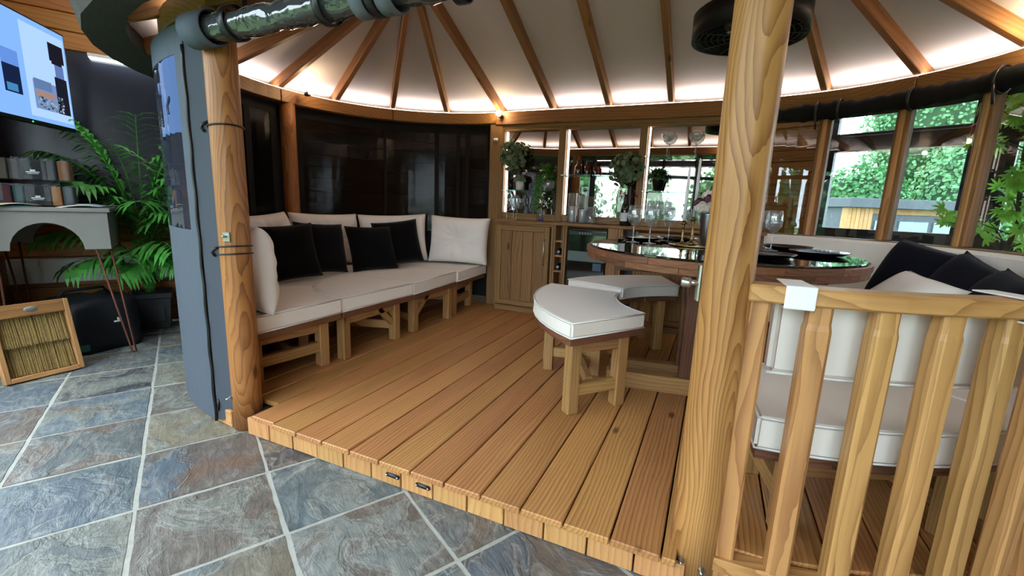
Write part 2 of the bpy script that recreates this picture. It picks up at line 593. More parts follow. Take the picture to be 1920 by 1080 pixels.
L_PALM = leaf_mat('palm_leaf', srgb(88, 168, 72))
L_EUC = leaf_mat('eucalyptus_leaf', srgb(112, 132, 100))
L_FERN = leaf_mat('fern_leaf', srgb(76, 140, 52))
L_DARKG = leaf_mat('dark_fern_leaf', srgb(64, 96, 48))
L_GREY = leaf_mat('grey_moss', srgb(132, 146, 124))
L_MAPLE = leaf_mat('maple_leaf', srgb(140, 196, 78), .45)
L_TREE = leaf_mat('hedge_leaf', srgb(76, 132, 78), .3)
L_TREE2 = leaf_mat('tree_leaf', srgb(104, 158, 104), .3)
L_ORANGE = leaf_mat('orange_leaf', srgb(206, 86, 30))
L_ROSE = leaf_mat('rose_petal', srgb(226, 206, 196), .2)
L_PLUM = leaf_mat('plum_petal', srgb(92, 44, 62), .2)
STEM = plain('plant_stem', srgb(70, 62, 38), .7)
GRASS = plain('lawn', srgb(92, 120, 66), .9, noise=(8, .3))

# ------------------------------------------------------------------ room shell (aligned with the slate grid)
T1 = Vector((-.872, .489, 0)).normalized()      # u: towards the left wall
T2 = Vector((T1.y, -T1.x, 0))                   # v: towards the window wall
ANG_U = math.atan2(T1.y, T1.x)
ANG_V = math.atan2(T2.y, T2.x)


def UV(u, v, z=0.0):
    return T1 * u + T2 * v + Vector((0, 0, z))


def uvbox(name, u0, u1, v0, v1, z0, z1, mat, parent=None, bev=.003, grain='u'):
    c = UV((u0 + u1) / 2, (v0 + v1) / 2, (z0 + z1) / 2)
    du, dv = abs(u1 - u0), abs(v1 - v0)
    if grain == 'u':
        return box(name, c, (du, dv, z1 - z0), mat, parent, ANG_U, bev)
    return box(name, c, (dv, du, z1 - z0), mat, parent, ANG_V, bev)


UL, VW, VF, UR, ZC = 5.63, 6.36, -1.27, -3.6, 3.5
floor = uvbox('floor', UR - .2, UL + .2, VF - .2, VW + .2, -.12, -.006, GROUT, None, 0)
tag(floor, 'slate tiled showroom floor with pale grout', None, None, 'structure')
PIT = .4865
tile_meshes = []
for k in range(6):
    bm = bmesh.new()
    bmesh.ops.create_grid(bm, x_segments=6, y_segments=6, size=.5)
    rnd = random.Random(k)
    s = PIT - .018
    for v in bm.verts:
        e = max(abs(v.co.x), abs(v.co.y)) > .49
        v.co.z = (-.004 if e else rnd.uniform(-.0012, .0012))
        v.co.x = v.co.x * s + (rnd.uniform(-.003, .003) if e else 0)
        v.co.y = v.co.y * s + (rnd.uniform(-.003, .003) if e else 0)
    be = [e for e in bm.edges if e.is_boundary]
    r = bmesh.ops.extrude_edge_only(bm, edges=be)
    for g in r['geom']:
        if isinstance(g, bmesh.types.BMVert): g.co.z = -.012; g.co.x *= 1.006; g.co.y *= 1.006
    bmesh.ops.recalc_face_normals(bm, faces=bm.faces)
    me = to_mesh(bm, 'tile'); me.materials.append(SLATE); tile_meshes.append(me)
for i in range(-9, 7):
    for j in range(-3, 9):
        u = 2.213 + PIT * (i + .5); v = -.259 + PIT * (j + .5)
        if u > UL - .2 or v < VF + .1 or u < -2.2: continue
        P = UV(u, v, 0)
        if i < -1 and P.y > 2.0: continue               # under the deck
        if -1.9 < P.x < -.2 and P.y > 2.2: continue
        put('tile', random.choice(tile_meshes), None, floor,
            Matrix.Translation((P.x, P.y, random.uniform(-.001, .002))) @ Matrix.Rotation(ANG_U + PI * random.randint(0, 1), 4, 'Z'))


def planked_wall(name, fixed, along0, along1, z0, z1, axis, pitch=.14, inward=-1, lens=2.4, core=None):
    """plank cladding on a wall core; axis 'v': wall of constant u running along v, and the reverse"""
    th = .1
    if axis == 'v':
        w = core or uvbox(name, fixed, fixed + th * -inward, along0, along1, z0, z1, W_WALL, None, 0, 'v')
    else:
        w = core or uvbox(name, along0, along1, fixed, fixed + th * -inward, z0, z1, W_WALL, None, 0, 'u')
    if core is None: tag(w, kind='structure')
    n = max(1, round((z1 - z0) / pitch))
    ph = (z1 - z0) / n
    for k in range(n):
        a = along0
        L0 = lens * (.5 if k % 2 else 1)
        while a < along1 - .01:
            b = min(along1, a + L0); L0 = lens
            if axis == 'v':
                uvbox('plank', fixed + .004 * -inward, fixed + .022 * inward, a + .001, b - .001, z0 + k * ph + .003, z0 + (k + 1) * ph - .003, W_WALL, w, .006, 'v')
            else:
                uvbox('plank', a + .001, b - .001, fixed + .004 * -inward, fixed + .022 * inward, z0 + k * ph + .003, z0 + (k + 1) * ph - .003, W_WALL, w, .006, 'u')
            a = b
    return w


# left wall: planks below, dark glazed panel in the middle, planks above
wall_left = planked_wall('wall_left', UL, VF, VW, 0, 1.09, 'v')
tag(wall_left, 'orange pine plank wall with dark glazed band behind the palm')
wl_core = uvbox('upper_wall', UL, UL + .1, VF, VW, 1.09, ZC, W_WALL, wall_left, 0, 'v')
for k in range(7):
    z0 = 2.46 + k * .148
    a = VF
    while a < VW - .01:
        b = min(VW, a + 2.5)
        uvbox('plank', UL + .004, UL - .022, a + .001, b - .001, z0 + .003, z0 + .145, W_WALL, wall_left, .006, 'v')
        a = b
uvbox('dark_panel', UL - .004, UL + .02, VF, .9, 1.09, 2.46, NAVYW, wall_left, .002, 'v')
uvbox('panel_rail', UL - .03, UL + .01, VF, .9, 1.075, 1.105, W_WALL, wall_left, .004, 'v')
for a, b in ((1.5, 2.3), (3.2, 4.1)):
    uvbox('dark_panel', UL - .004, UL + .02, a, b, 1.15, 2.3, NAVYW, wall_left, .002, 'v')
for k in range(10):
    z0 = 1.09 + k * .137
    uvbox('plank', UL + .004, UL - .02, .9, VW, z0 + .003, z0 + .134, W_WALL, wall_left, .006, 'v')
trim = uvbox('trim_1', UL - .085, UL - .022, VF, 1.6, .455, .672, WHITE, None, .006, 'v')
tag(trim, 'white plastic cable trunking along the pine wall', None, None, 'structure')
uvbox('trunking_lid', UL - .09, UL - .084, VF + .07, 1.6, .60, .665, WHITE, trim, .002, 'v')

# window wall behind the right end of the gazebo
wins = [(-.62, .78), (.98, 2.22)]


def wall_pieces(name, label):
    w = planked_wall(name, VW, 2.36, UL, 0, ZC, 'u', .14, -1)
    tag(w, label)
    for (a, b) in ((UR, 2.36),):
        planked_wall('x', VW, a, b, 0, .98, 'u', .14, -1, core=w)
        uvbox('lower_wall', a, b, VW, VW + .1, 0, .98, W_WALL, w, 0, 'u')
        planked_wall('x', VW, a, b, 2.68, ZC, 'u', .14, -1, core=w)
        uvbox('upper_wall', a, b, VW, VW + .1, 2.68, ZC, W_WALL, w, 0, 'u')
    planked_wall('x', VW, .86, .95, .98, 2.68, 'u', .14, -1, core=w)
    uvbox('pier', .80, .95, VW, VW + .1, .98, 2.68, FRAME_BLK, w, 0, 'u')
    return w


wall_right = wall_pieces('wall_right', 'pine plank wall with black framed garden windows')


def window(name, u0, u1, v, z0, z1, zt0, zt1, label, fr=.07, out=1):
    w = uvbox(name, u0, u1, v - .03, v + .05, z0, z0 + fr * 1.3, FRAME_BLK, None, .004)
    tag(w, label, None, None, 'structure')
    uvbox('window_frame', u0, u1, v - .03, v + .05, z1 - fr, z1, FRAME_BLK, w, .004)
    for a in (u0, u1 - fr):
        uvbox('window_frame', a, a + fr, v - .03, v + .05, z0 + fr, z1 - fr, FRAME_BLK, w, .004)
    uvbox('transom', u0 + fr, u1 - fr, v - .04, v + .05, zt0, zt1, FRAME_BLK, w, .004)
    for a, b, c, d in ((u0 + fr, u1 - fr, z0 + fr, zt0), (u0 + fr, u1 - fr, zt1, z1 - fr)):
        uvbox('sash', a, b, v - .02, v + .03, c, c + .035, FRAME_BLK, w, .003)
        uvbox('pane', a, b, v, v + .006, c, d, PANE, w, 0)
    return w


window('window_1', .90, 2.32, VW, .98, 2.68, 2.045, 2.215, 'black framed window looking on the garden office', .14)
window('window_2', -.65, .82, VW, .98, 2.68, 2.045, 2.215, 'black framed window beside the maple', .12)
window('window_3', -3.4, -.75, VW, .98, 2.68, 2.045, 2.215, 'wide black framed window at the end of the room', .12)

# glazed front wall behind the camera
wall_front = planked_wall('wall_front', VF, 4.35, UL, 0, ZC, 'u', .14, 1)
tag(wall_front, 'pine plank wall with glazed doors facing the garden')
uvbox('upper_wall', UR, 4.35, VF - .1, VF, 2.75, ZC, W_WALL, wall_front, 0)
uvbox('lower_wall', UR, 4.35, VF - .1, VF, -.1, .1, W_WALL, wall_front, 0)
n = 7
for k in range(n):
    a = UR + (4.35 - UR) * k / n; b = UR + (4.35 - UR) * (k + 1) / n
    d = uvbox('window_%d' % (4 + k), a, b, VF - .05, VF + .01, .1, .19, FRAME_BLK, None, .003)
    tag(d, 'tall black framed glazed panel facing the garden', None, None, 'structure')
    uvbox('window_frame', a, b, VF - .05, VF + .01, 2.68, 2.75, FRAME_BLK, d, .003)
    for c in (a, b - .06):
        uvbox('window_frame', c, c + .06, VF - .05, VF + .01, .19, 2.68, FRAME_BLK, d, .003)
    uvbox('transom', a + .06, b - .06, VF - .05, VF + .01, 1.95, 2.02, FRAME_BLK, d, .003)
    uvbox('pane', a + .06, b - .06, VF - .02, VF - .014, .19, 2.68, PANE, d, 0)
wall_end = planked_wall('wall_end', UR, VF, VW, 0, ZC, 'v', .3, 1, 4.0)
tag(wall_end, 'pine plank end wall of the showroom')
ceiling = uvbox('ceiling', UR - .2, UL + .2, VF - .2, VW + .2, ZC, ZC + .1, PLASTER, None, 0)
tag(ceiling, 'pale boarded showroom ceiling', None, None, 'structure')
for k in range(5):
    u = UL - .25 - k * 1.9
    beam('ceiling_beam', UV(u, VF, ZC - .09), UV(u, VW, ZC - .09), .12, .18, W_WALL, ceiling)

# ------------------------------------------------------------------ gazebo
CL = (-2.30, 3.06); CR = (.10, 3.06)
RP = 1.525                       # post circle
DZ = .125                        # deck top
Z_RING = 2.27
SL = .45
gaz = thing('gazebo', (-1.1, 3.06, 0), 'oval open-fronted timber gazebo with thatched roof, deck and fan of rafters', 'gazebo')

# deck
def stadium_y(x, r):
    """half depth of the oval at plan x"""
    if x < CL[0]: d = r * r - (x - CL[0]) ** 2
    elif x > CR[0]: d = r * r - (x - CR[0]) ** 2
    else: return r
    return math.sqrt(d) if d > 0 else 0


pts = [pol(CL, -1, 1.55, a) for a in range(0, 181, 12)] + [pol(CR, 1, 1.43, a) for a in range(176, -1, -11)]
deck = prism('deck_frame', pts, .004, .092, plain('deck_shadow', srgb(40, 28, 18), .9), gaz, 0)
BP = .1768
x = -.045 - BP * 21
while x < 1.75:
    xa, xb = x + .0035, x + BP - .0035
    ra_ = 1.462 if xa > .1 else 1.60
    ya, yb = stadium_y(xa, ra_), stadium_y(xb, ra_)
    if min(ya, yb) > .15:
        poly = []
        front = [3.06 - ya, 3.06 - yb]; back = [3.06 + ya, 3.06 + yb]
        if xb < CR[0] + .1 and xa > CL[0] - .3 and -2.3 < xa < 0.05:
            front = [1.44, 1.44]
        if xa < -2.15 and xb > -2.40:               # trimmed around the corner post
            front = [1.455 if xa > -2.23 else 1.62] * 2
        if xa > -.10 and xb < .35: front = [3.06 - 1.462 if xa > .1 else 1.525] * 2
        poly = [(xa, front[0]), (xb, front[1]), (xb, back[1]), (xa, back[0])]
        if xa > -.06 and xb < .2: poly = [(xa, 1.44), (.004, 1.44), (.004, 1.525), (xb, 1.525), (xb, back[1]), (xa, back[0])]
        prism('deck_board', poly, DZ - .028, DZ, W_DECK, deck, .004, PI / 2)
    x += BP
# fascia
x = -2.215
k = 0
while x < -.02:
    box('fascia_board', (x + .084, 1.476 + random.uniform(-.002, .002), .05), (.1665, .02, .094), W_FASC, deck, 0, .002, axis='Z')
    x += .1735
    k += 1
for a in range(0, 90, 7):
    p = pol(CR, 1, 1.452, 176 - a); q = pol(CR, 1, 1.452, 176 - a - 6.8)
    beam('fascia_board', (*p, .05), (*q, .05), .02, .094, W_FASC, deck)
for a in range(0, 178, 7):
    p = pol(CL, -1, 1.585, 178 - a); q = pol(CL, -1, 1.585, 178 - a - 6.8)
    beam('fascia_board', (*p, .05), (*q, .05), .02, .094, W_FASC, deck)
for cx in (-1.218, -1.051):
    h = box('lifting_cleat', (cx, 1.461, .056), (.075, .012, .018), BLACK, deck, 0, .006, 2)
    for s in (-1, 1):
        lathe('screw', [(0, .003), (.004, .002), (.005, 0)], (cx + s * .03, 1.4535, .056), STEEL, h, 10, Matrix.Rotation(PI / 2, 4, 'X'))


def round_post(name, x, y, z0, z1, r, mat, parent, facets=False):
    seg = 40
    v, f = [], []
    L = z1 - z0
    for i in range(9):
        t = -L / 2 + L * i / 8
        for k in range(seg):
            a = 2 * PI * k / seg
            rr = r
            if facets:
                m8 = (a + PI / 8) % (PI / 4) - PI / 8
                rr = min(r * 1.0, r * .965 / math.cos(m8))
            v.append((t, rr * math.cos(a), rr * math.sin(a)))
    for i in range(8):
        for k in range(seg):
            k2 = (k + 1) % seg
            f.append((i * seg + k, i * seg + k2, (i + 1) * seg + k2, (i + 1) * seg + k))
    f.append(tuple(range(seg - 1, -1, -1))); f.append(tuple(8 * seg + k for k in range(seg)))
    me = pydata(name, v, f, True)
    return put(name, me, mat, parent, Matrix.Translation((x, y, (z0 + z1) / 2)) @ Matrix.Rotation(-PI / 2, 4, 'Y') @ Matrix.Rotation(.6, 4, 'X'))


ZP = 2.16
post_l = round_post('post', -2.305, 1.535, 0, ZP, .074, W_POST, gaz)
post_r = round_post('post', .055, 1.56, 0, ZP, .077, W_POSTR, gaz, True)
p = pol(CL, -1, RP + .02, 86); round_post('post', p[0], p[1], DZ, ZP, .070, W_POST, gaz)
box('post', (-2.30, 4.62, (DZ + ZP) / 2), (.16, .13, ZP - DZ), W_CAB, gaz, 0, .01, axis='Z')
box('post', (.10, 4.62, (DZ + ZP) / 2), (.15, .13, ZP - DZ), W_CAB, gaz, 0, .01, axis='Z')
p = pol(CR, 1, RP + .02, 90); round_post('post', p[0], p[1], DZ, ZP, .070, W_POST, gaz)
# small metal fittings on the posts
def plate(name, c, s, parent, rz=0):
    o = box(name, c, s, STEEL, parent, rz, .002)
    return o
lp = plate('latch_plate', (-2.268, 1.468, 1.079), (.036, .008, .05), post_l, R(28))
lathe('latch_knob', [(0, .02), (.006, .018), (.008, .006), (.005, 0)], (-2.266, 1.462, 1.083), STEEL, lp, 12, Matrix.Rotation(PI / 2, 4, 'X'))
for c in ((-2.335, 1.463, .187), ):
    lathe('hook', [(0, .03), (.005, .028), (.006, .012), (.012, .006), (.013, 0)], c, STEEL, post_l, 12, Matrix.Rotation(PI / 2, 4, 'X'))
for c in ((.020, 1.4905, .098), (.088, 1.4885, .085)):
    lathe('eye_screw', [(0, .022), (.006, .02), (.007, .01), (.013, .004), (.014, 0)], c, STEEL, post_r, 12, Matrix.Rotation(PI / 2, 4, 'X'))
lk = box('gate_keep', (-.030, 1.555, 1.07), (.008, .03, .12), STEEL, post_r, R(15), .002)
tube('keep_pin', [(-.028, 1.55, 1.07), (-.06, 1.54, 1.07)], .009, STEEL, lk, 12)
lathe('keep_knob', [(0, -.017), (.012, -.016), (.017, -.010), (.017, .010), (.012, .016), (0, .017)], (-.066, 1.538, 1.07), STEEL, lk, 18, Matrix.Rotation(PI / 2, 4, 'Y'))


# ring beam of curved segments
def ring_seg(name, c, side, r0, r1, a0, a1, z0, z1, mat, parent):
    am = R((a0 + a1) / 2)
    t = (side * math.cos(am), -math.sin(am))
    return prism(name, sector(c, side, r0, r1, a0, a1, 8), z0, z1, mat, parent, .006, math.atan2(t[1], t[0]))


for a in range(0, 180, 45):
    ring_seg('ring_beam', CL, -1, 1.478, 1.575, a + .1, a + 44.9, 2.155, Z_RING, W_BEAM, gaz)
    ring_seg('ring_beam', CR, 1, 1.478, 1.575, a + .1, a + 44.9, 2.155, Z_RING, W_BEAM, gaz)
beam('ring_beam', (CL[0], 4.585, 2.205), (CR[0], 4.585, 2.205), .10, .13, W_BEAM, gaz)
beam('ring_beam', (CL[0], 4.60, 2.12), (CR[0], 4.60, 2.12), .06, .045, W_CAB, gaz)
beam('ring_beam', (CL[0], 1.535, 2.215), (CR[0], 1.535, 2.215), .10, .11, W_BEAM, gaz)

# led strip on top of the ring
ld = arc_sheet('led_strip', CL, -1, 1.483, 0, 180, Z_RING + .0005, Z_RING + .0018, .048, LED, gaz, 48)
ld = arc_sheet('led_strip', CR, 1, 1.483, 0, 180, Z_RING + .0005, Z_RING + .0018, .048, LED, gaz, 48)
box('led_strip', (-1.1, 4.562, Z_RING + .0012), (2.4, .048, .0014), LED, gaz, 0, 0)
box('led_strip', (-1.1, 1.558, Z_RING + .0012), (2.4, .048, .0014), LED, gaz, 0, 0)

# thatched roof
ZE = lambda r: Z_RING + SL * (1.5 - r)           # underside of the rafters
def roof_shell():
    prof = [(1.72, ZE(1.72) - .005), (1.90, ZE(1.90) + .03), (1.93, ZE(1.9) + .16), (1.0, ZE(1.0) + .34), (.02, ZE(0) + .36),
            (.02, ZE(0) + .10), (1.72, ZE(1.72) + .10)]
    ring = [(CL, -1, a) for a in range(0, 181, 9)] + [(CR, 1, a) for a in range(180, -1, -9)]
    v, f = [], []
    n = len(prof)
    for c, s, a in ring:
        for r, z in prof:
            x, y = pol(c, s, r, a)
            v.append((x, y, z))
    m = len(ring)
    for i in range(m):
        j = (i + 1) % m
        for k in range(n):
            k2 = (k + 1) % n
            f.append((i * n + k, j * n + k, j * n + k2, i * n + k2))
    me = pydata('thatch', v, f)
    bm = bmesh.new(); bm.from_mesh(me)
    bmesh.ops.remove_doubles(bm, verts=bm.verts, dist=1e-4)
    bmesh.ops.recalc_face_normals(bm, faces=bm.faces); bm.to_mesh(me); bm.free()
    return me
roof = put('roof', roof_shell(), THATCH, gaz)
tag(roof, 'dark grey thatch with thick rounded eave')


def rafter(c, side, a, flip=False, x=None):
    if x is None:
        p0 = pol(c, side, 1.73, a); p1 = pol(c, side, .05, a)
    else:
        s = -1 if flip else 1
        p0 = (x, 3.06 + s * 1.73); p1 = (x, 3.06 + s * .03)
    h = .105
    beam('rafter', (*p0, ZE(1.73) + h / 2), (*p1, ZE(.04) + h / 2), .052, h, W_BEAM, roof, bev=.005)


ANG = [22.5 * k for k in range(1, 8)]
for a in ANG:
    rafter(CL, -1, a); rafter(CR, 1, a)
XS = [-2.30 + .6 * k for k in range(5)]
XS = [-2.26, -1.66, -1.08, -.50, .08]
for xx in XS:
    rafter(None, 1, 0, False, xx); rafter(None, 1, 0, True, xx)
beam('ridge_beam', (-2.35, 3.06, ZE(0) + .08), (.15, 3.06, ZE(0) + .08), .06, .16, W_BEAM, roof)


def panel(pp):
    v = [(x, y, z) for x, y, z in pp] + [(x, y, z + .012) for x, y, z in pp]
    n = len(pp)
    f = [tuple(range(n)), tuple(range(2 * n - 1, n - 1, -1))] + [(i, n + i, n + (i + 1) % n, (i + 1) % n) for i in range(n)]
    me = pydata('roof_panel', v, f)
    bm = bmesh.new(); bm.from_mesh(me); bmesh.ops.recalc_face_normals(bm, faces=bm.faces); bm.to_mesh(me); bm.free()
    put('roof_panel', me, CEILP, roof)


def conepanel(c, side, a0, a1):
    hz = .092
    n = 4
    o = [(*pol(c, side, 1.73, a0 + (a1 - a0) * i / n), ZE(1.73) + hz) for i in range(n + 1)]
    i_ = [(*pol(c, side, .05, a1 - (a1 - a0) * i / n), ZE(.05) + hz) for i in range(n + 1)]
    # strips so the cone stays smooth
    v = o + i_[::-1] + [(x, y, z + .012) for x, y, z in o] + [(x, y, z + .012) for x, y, z in i_[::-1]]
    m = n + 1
    f = []
    for i in range(n):
        f.append((i, i + 1, m + i + 1, m + i)); f.append((2 * m + i, 3 * m + i, 3 * m + i + 1, 2 * m + i + 1))
    me = pydata('roof_panel', v, f, True)
    put('roof_panel', me, CEILP, roof)


for c, s in ((CL, -1), (CR, 1)):
    for k in range(8):
        conepanel(c, s, 22.5 * k, 22.5 * (k + 1))
ex = [CL[0]] + XS[1:-1] + [CR[0]]
for k in range(len(ex) - 1):
    for s in (1, -1):
        panel([(ex[k], 3.06 + s * 1.73, ZE(1.73) + .092), (ex[k + 1], 3.06 + s * 1.73, ZE(1.73) + .092), (ex[k + 1], 3.06 + s * .03, ZE(.03) + .092), (ex[k], 3.06 + s * .03, ZE(.03) + .092)])

# glazed screen on the right end: sill, mullions, panes, boarding below
sill = ring_seg('window_sill', CR, 1, 1.46, 1.56, 3, 88, 1.095, 1.135, W_CAB, gaz)
for a in (4, 24.2, 43.5, 62.2, 80.5):
    p = pol(CR, 1, 1.515, a)
    ra = -R(a)
    box('mullion', (*p, (1.135 + 2.155) / 2), (.085, .07, 2.155 - 1.135), W_BEAM, sill, ra, .008, axis='Z')
    pb = pol(CR, 1, 1.475, a)
    box('glazing_bead', (*pb, (1.135 + 2.155) / 2), (.036, .016, 2.155 - 1.135), W_BAL, sill, ra, .004, axis='Z')
for a0, a1 in ((5, 23), (25.4, 42.3), (44.7, 61), (63.4, 79.3)):
    arc_sheet('pane', CR, 1, 1.515, a0, a1, 1.135, 2.15, .005, PANE, sill, 6)
for k in range(17):
    a = 5 + k * 5
    p, q = pol(CR, 1, 1.53, a - 2.45), pol(CR, 1, 1.53, a + 2.45)
    m_ = ((p[0] + q[0]) / 2, (p[1] + q[1]) / 2)
    box('wall_board', (*m_, (DZ + 1.095) / 2), (.131, .02, 1.095 - DZ), W_CAB, sill, -R(a), .003, axis='Z')

# back wall boarding above/beside the bar is the mirror unit itself; window beside it at the right
# balustrade
rail = None
RB = 1.505
for k, (a0, a1) in enumerate(((149.5, 179.4), (121, 149.3), (93, 120.8))):
    r = ring_seg('handrail' if k else 'balustrade', CR, 1, RB - .045, RB + .045, a0, a1, 1.035, 1.088, W_BAL, gaz if rail is None else rail)
    rail = rail or r
for k in range(15):
    a = 171.9 - k * 6.5
    if a < 94: break
    p = pol(CR, 1, RB, a)
    z0, z1 = .118, 1.036
    w0, w1 = .034, .021
    # chamfered square baluster with a waisted neck
    prof = [(z0, w0, .0), (z1 - .095, w0, .3), (z1 - .075, w0, .3), (z1 - .055, w0 * .90, .3), (z1, w0 * .90, 0.3)]
    v, f = [], []
    for (z, w, ch) in prof:
        c = w * .32
        ww = w
        for (x_, y_) in ((ww, ww - c), (ww - c, ww), (-ww + c, ww), (-ww, ww - c), (-ww, -ww + c), (-ww + c, -ww), (ww - c, -ww), (ww, -ww + c)):
            v.append((z - (z0 + z1) / 2, x_, y_))
    for i in range(len(prof) - 1):
        for j in range(8):
            j2 = (j + 1) % 8
            f.append((i * 8 + j, i * 8 + j2, i * 8 + 8 + j2, i * 8 + 8 + j))
    f.append(tuple(range(7, -1, -1))); f.append(tuple(len(prof) * 8 - 8 + j for j in range(8)))
    me = pydata('baluster', v, f)
    bm = bmesh.new(); bm.from_mesh(me); bmesh.ops.recalc_face_normals(bm, faces=bm.faces); bm.to_mesh(me); bm.free()
    put('baluster', me, W_BAL, rail, Matrix.Translation((*p, (z0 + z1) / 2)) @ Matrix.Rotation(-R(a), 4, 'Z') @ Matrix.Rotation(-PI / 2, 4, 'Y'))
for (a0, a1) in ((149.5, 179.4), (121, 149.3), (93, 120.8)):
    ring_seg('bottom_rail', CR, 1, RB - .035, RB + .035, a0, a1, .070, .12, W_BAL, rail)
box('stile', (.150, 1.567, .53), (.066, .055, 1.03), W_BAL, rail, 0, .008, axis='Z')

# ------------------------------------------------------------------ curtains and screens
cur = thing('side_curtain', (-2.6, 1.55, .02), 'blue grey canvas side curtain with clear window, zipped beside the round post', 'curtain')
RC = 1.612
def arcs(name, a0, a1, z0, z1, mat, par, r=RC, th=.006, wav=0.0):
    return arc_sheet(name, CL, -1, r, a0, a1, z0, z1, th, mat, par, max(4, int(abs(a1 - a0) / 3)), wav)
z0c, z1c = .03, 2.10
body = arcs('curtain_body', 88, 174.5, z0c, 1.10, CURT, cur)
arcs('curtain_header', 88, 174.5, 1.97, z1c, CURT, cur)
arcs('curtain_border', 171.3, 174.5, 1.10, 1.97, CURT, cur)
arcs('curtain_border', 88, 97, 1.10, 1.97, CURT, cur)
arcs('clear_window', 97, 171.3, 1.10, 1.97, VINYLW, cur, RC + .001, .003)
arcs('black_lining', 88, 174.5, z0c, 1.10, CURTB, cur, RC - .008, .005)
zp = [(-2.300 - RC * math.sin(R(174.5)) + .004 * math.sin(i * 1.3), 3.06 + (RC + .010) * math.cos(R(174.5)), z0c + (z1c - .1 - z0c) * i / 40) for i in range(41)]
tube('zip', zp, .009, BLACK, cur, 6)
_a0, _a1 = Vector((-2.446, 1.452, 0)), Vector((-2.366, 1.500, 0))
box('weather_flap', (*((_a0 + _a1) / 2).xy, (z0c + z1c) / 2 - .02), ((_a1 - _a0).length, .004, z1c - z0c - .05), CURT, cur, math.atan2(_a1.y - _a0.y, _a1.x - _a0.x), 0)
for z in (1.625, .985, .995 + .03):
    loop = [(-2.305 + .079 * math.cos(a), 1.535 + .079 * math.sin(a), z + .008 * math.sin(a + 2)) for a in [2 * PI * i / 24 for i in range(25)]]
    tube('tie_cord', loop, .0042, BLACK, cur, 6)
for z in (1.63, 1.0):
    tube('tie_knot', [(-2.375, 1.495, z + .02), (-2.395, 1.475, z + .005), (-2.40, 1.47, z - .01), (-2.39, 1.48, z - .03)], .008, BLACK, cur, 6)
tube('zip_pull', [(-2.44, 1.46, .16), (-2.435, 1.452, .13), (-2.44, 1.45, .09)], .007, BLACK, cur, 6)

# dark screens round the sofa (inner side)
def screen(name, a0, a1, label, seams):
    s = thing(name, (*pol(CL, -1, 1.57, (a0 + a1) / 2), DZ), label, 'screen')
    arcs('screen_window', a0, a1, .95, 2.10, TINT, s, 1.583, .003)
    arcs('screen_base', a0, a1, .20, .95, CURTB, s, 1.580, .005)
    arcs('screen_top', a0, a1, 2.06, 2.155, CURTB, s, 1.579, .004)
    for sa, sw in seams:
        arcs('screen_seam', sa - sw, sa + sw, .95, 2.06, CURTB, s, 1.578, .004)
    return s
screen('mesh_screen', 2.5, 84, 'black tinted vinyl screen between the round back post and the bar', ((4, 1.2), (14, .8), (18, .8), (27, .9), (48, .5), (82, 2)))
screen('mesh_screen', 88, 128, 'narrow black tinted screen behind the sofa next to the grey side curtain', ((90, 2), (101, 1.2), (109, .7), (126, 2)))

# rolled clear curtain under the front eave
rc = thing('rolled_curtain', (-1.4, 1.43, 1.95), 'rolled clear vinyl curtain with black straps hanging under front eave', 'curtain')
v, f = [], []
nx, ns = 60, 22
x0, x1 = -2.34, -.10
for i in range(nx + 1):
    t = i / nx
    xx = x0 + (x1 - x0) * t
    rr = .062 * (.92 + .05 * math.sin(i * 1.1) + .04 * math.sin(i * 2.3))
    zz = 2.035 - .006 * math.sin(t * 9)
    for k in range(ns):
        a = 2 * PI * k / ns
        q = rr * (1 + .05 * math.sin(3 * a + i * .5) + .02 * math.sin(7 * a - i * .3))
        v.append((xx, 1.425 + q * math.cos(a), zz + q * math.sin(a)))
for i in range(nx):
    for k in range(ns):
        k2 = (k + 1) % ns
        f.append((i * ns + k, i * ns + k2, (i + 1) * ns + k2, (i + 1) * ns + k))
f.append(tuple(range(ns))); f.append(tuple(nx * ns + k for k in range(ns)))
put('vinyl_roll', pydata('vinyl_roll', v, f, True), VINYL, rc)
tube('roll_core', [(x0, 1.425, 2.037), (x1, 1.425, 2.037)], .042, plain('grey_webbing', srgb(74, 76, 80), .6), rc, 16)
def strap(xx, w, mat, rad=.068):
    v, f = [], []
    for k in range(25):
        a = 2 * PI * k / 24
        for dx in (-w / 2, w / 2):
            v.append((xx + dx, 1.425 + rad * math.cos(a), 2.035 + rad * math.sin(a)))
    for k in range(24):
        f.append((k * 2, k * 2 + 1, k * 2 + 3, k * 2 + 2))
    o = put('strap', pydata('strap', v, f, True), mat, rc)
    md = o.modifiers.new('thick', 'SOLIDIFY'); md.thickness = .006
    return o
WEB = plain('grey_band', srgb(92, 96, 104), .6)
strap(-2.02, .04, BLACK); strap(-1.47, .035, BLACK); strap(-1.22, .034, BLACK); strap(-.87, .035, BLACK)
strap(-2.24, .16, CURT, .071); strap(-1.28, .06, WEB, .066); strap(-1.16, .07, WEB, .066); strap(-.38, .035, BLACK)
for xx in (-2.02, -1.47, -1.22, -.87, -.38):
    box('strap_hanger', (xx, 1.475, 2.14), (.03, .004, .12), BLACK, rc, 0, 0)

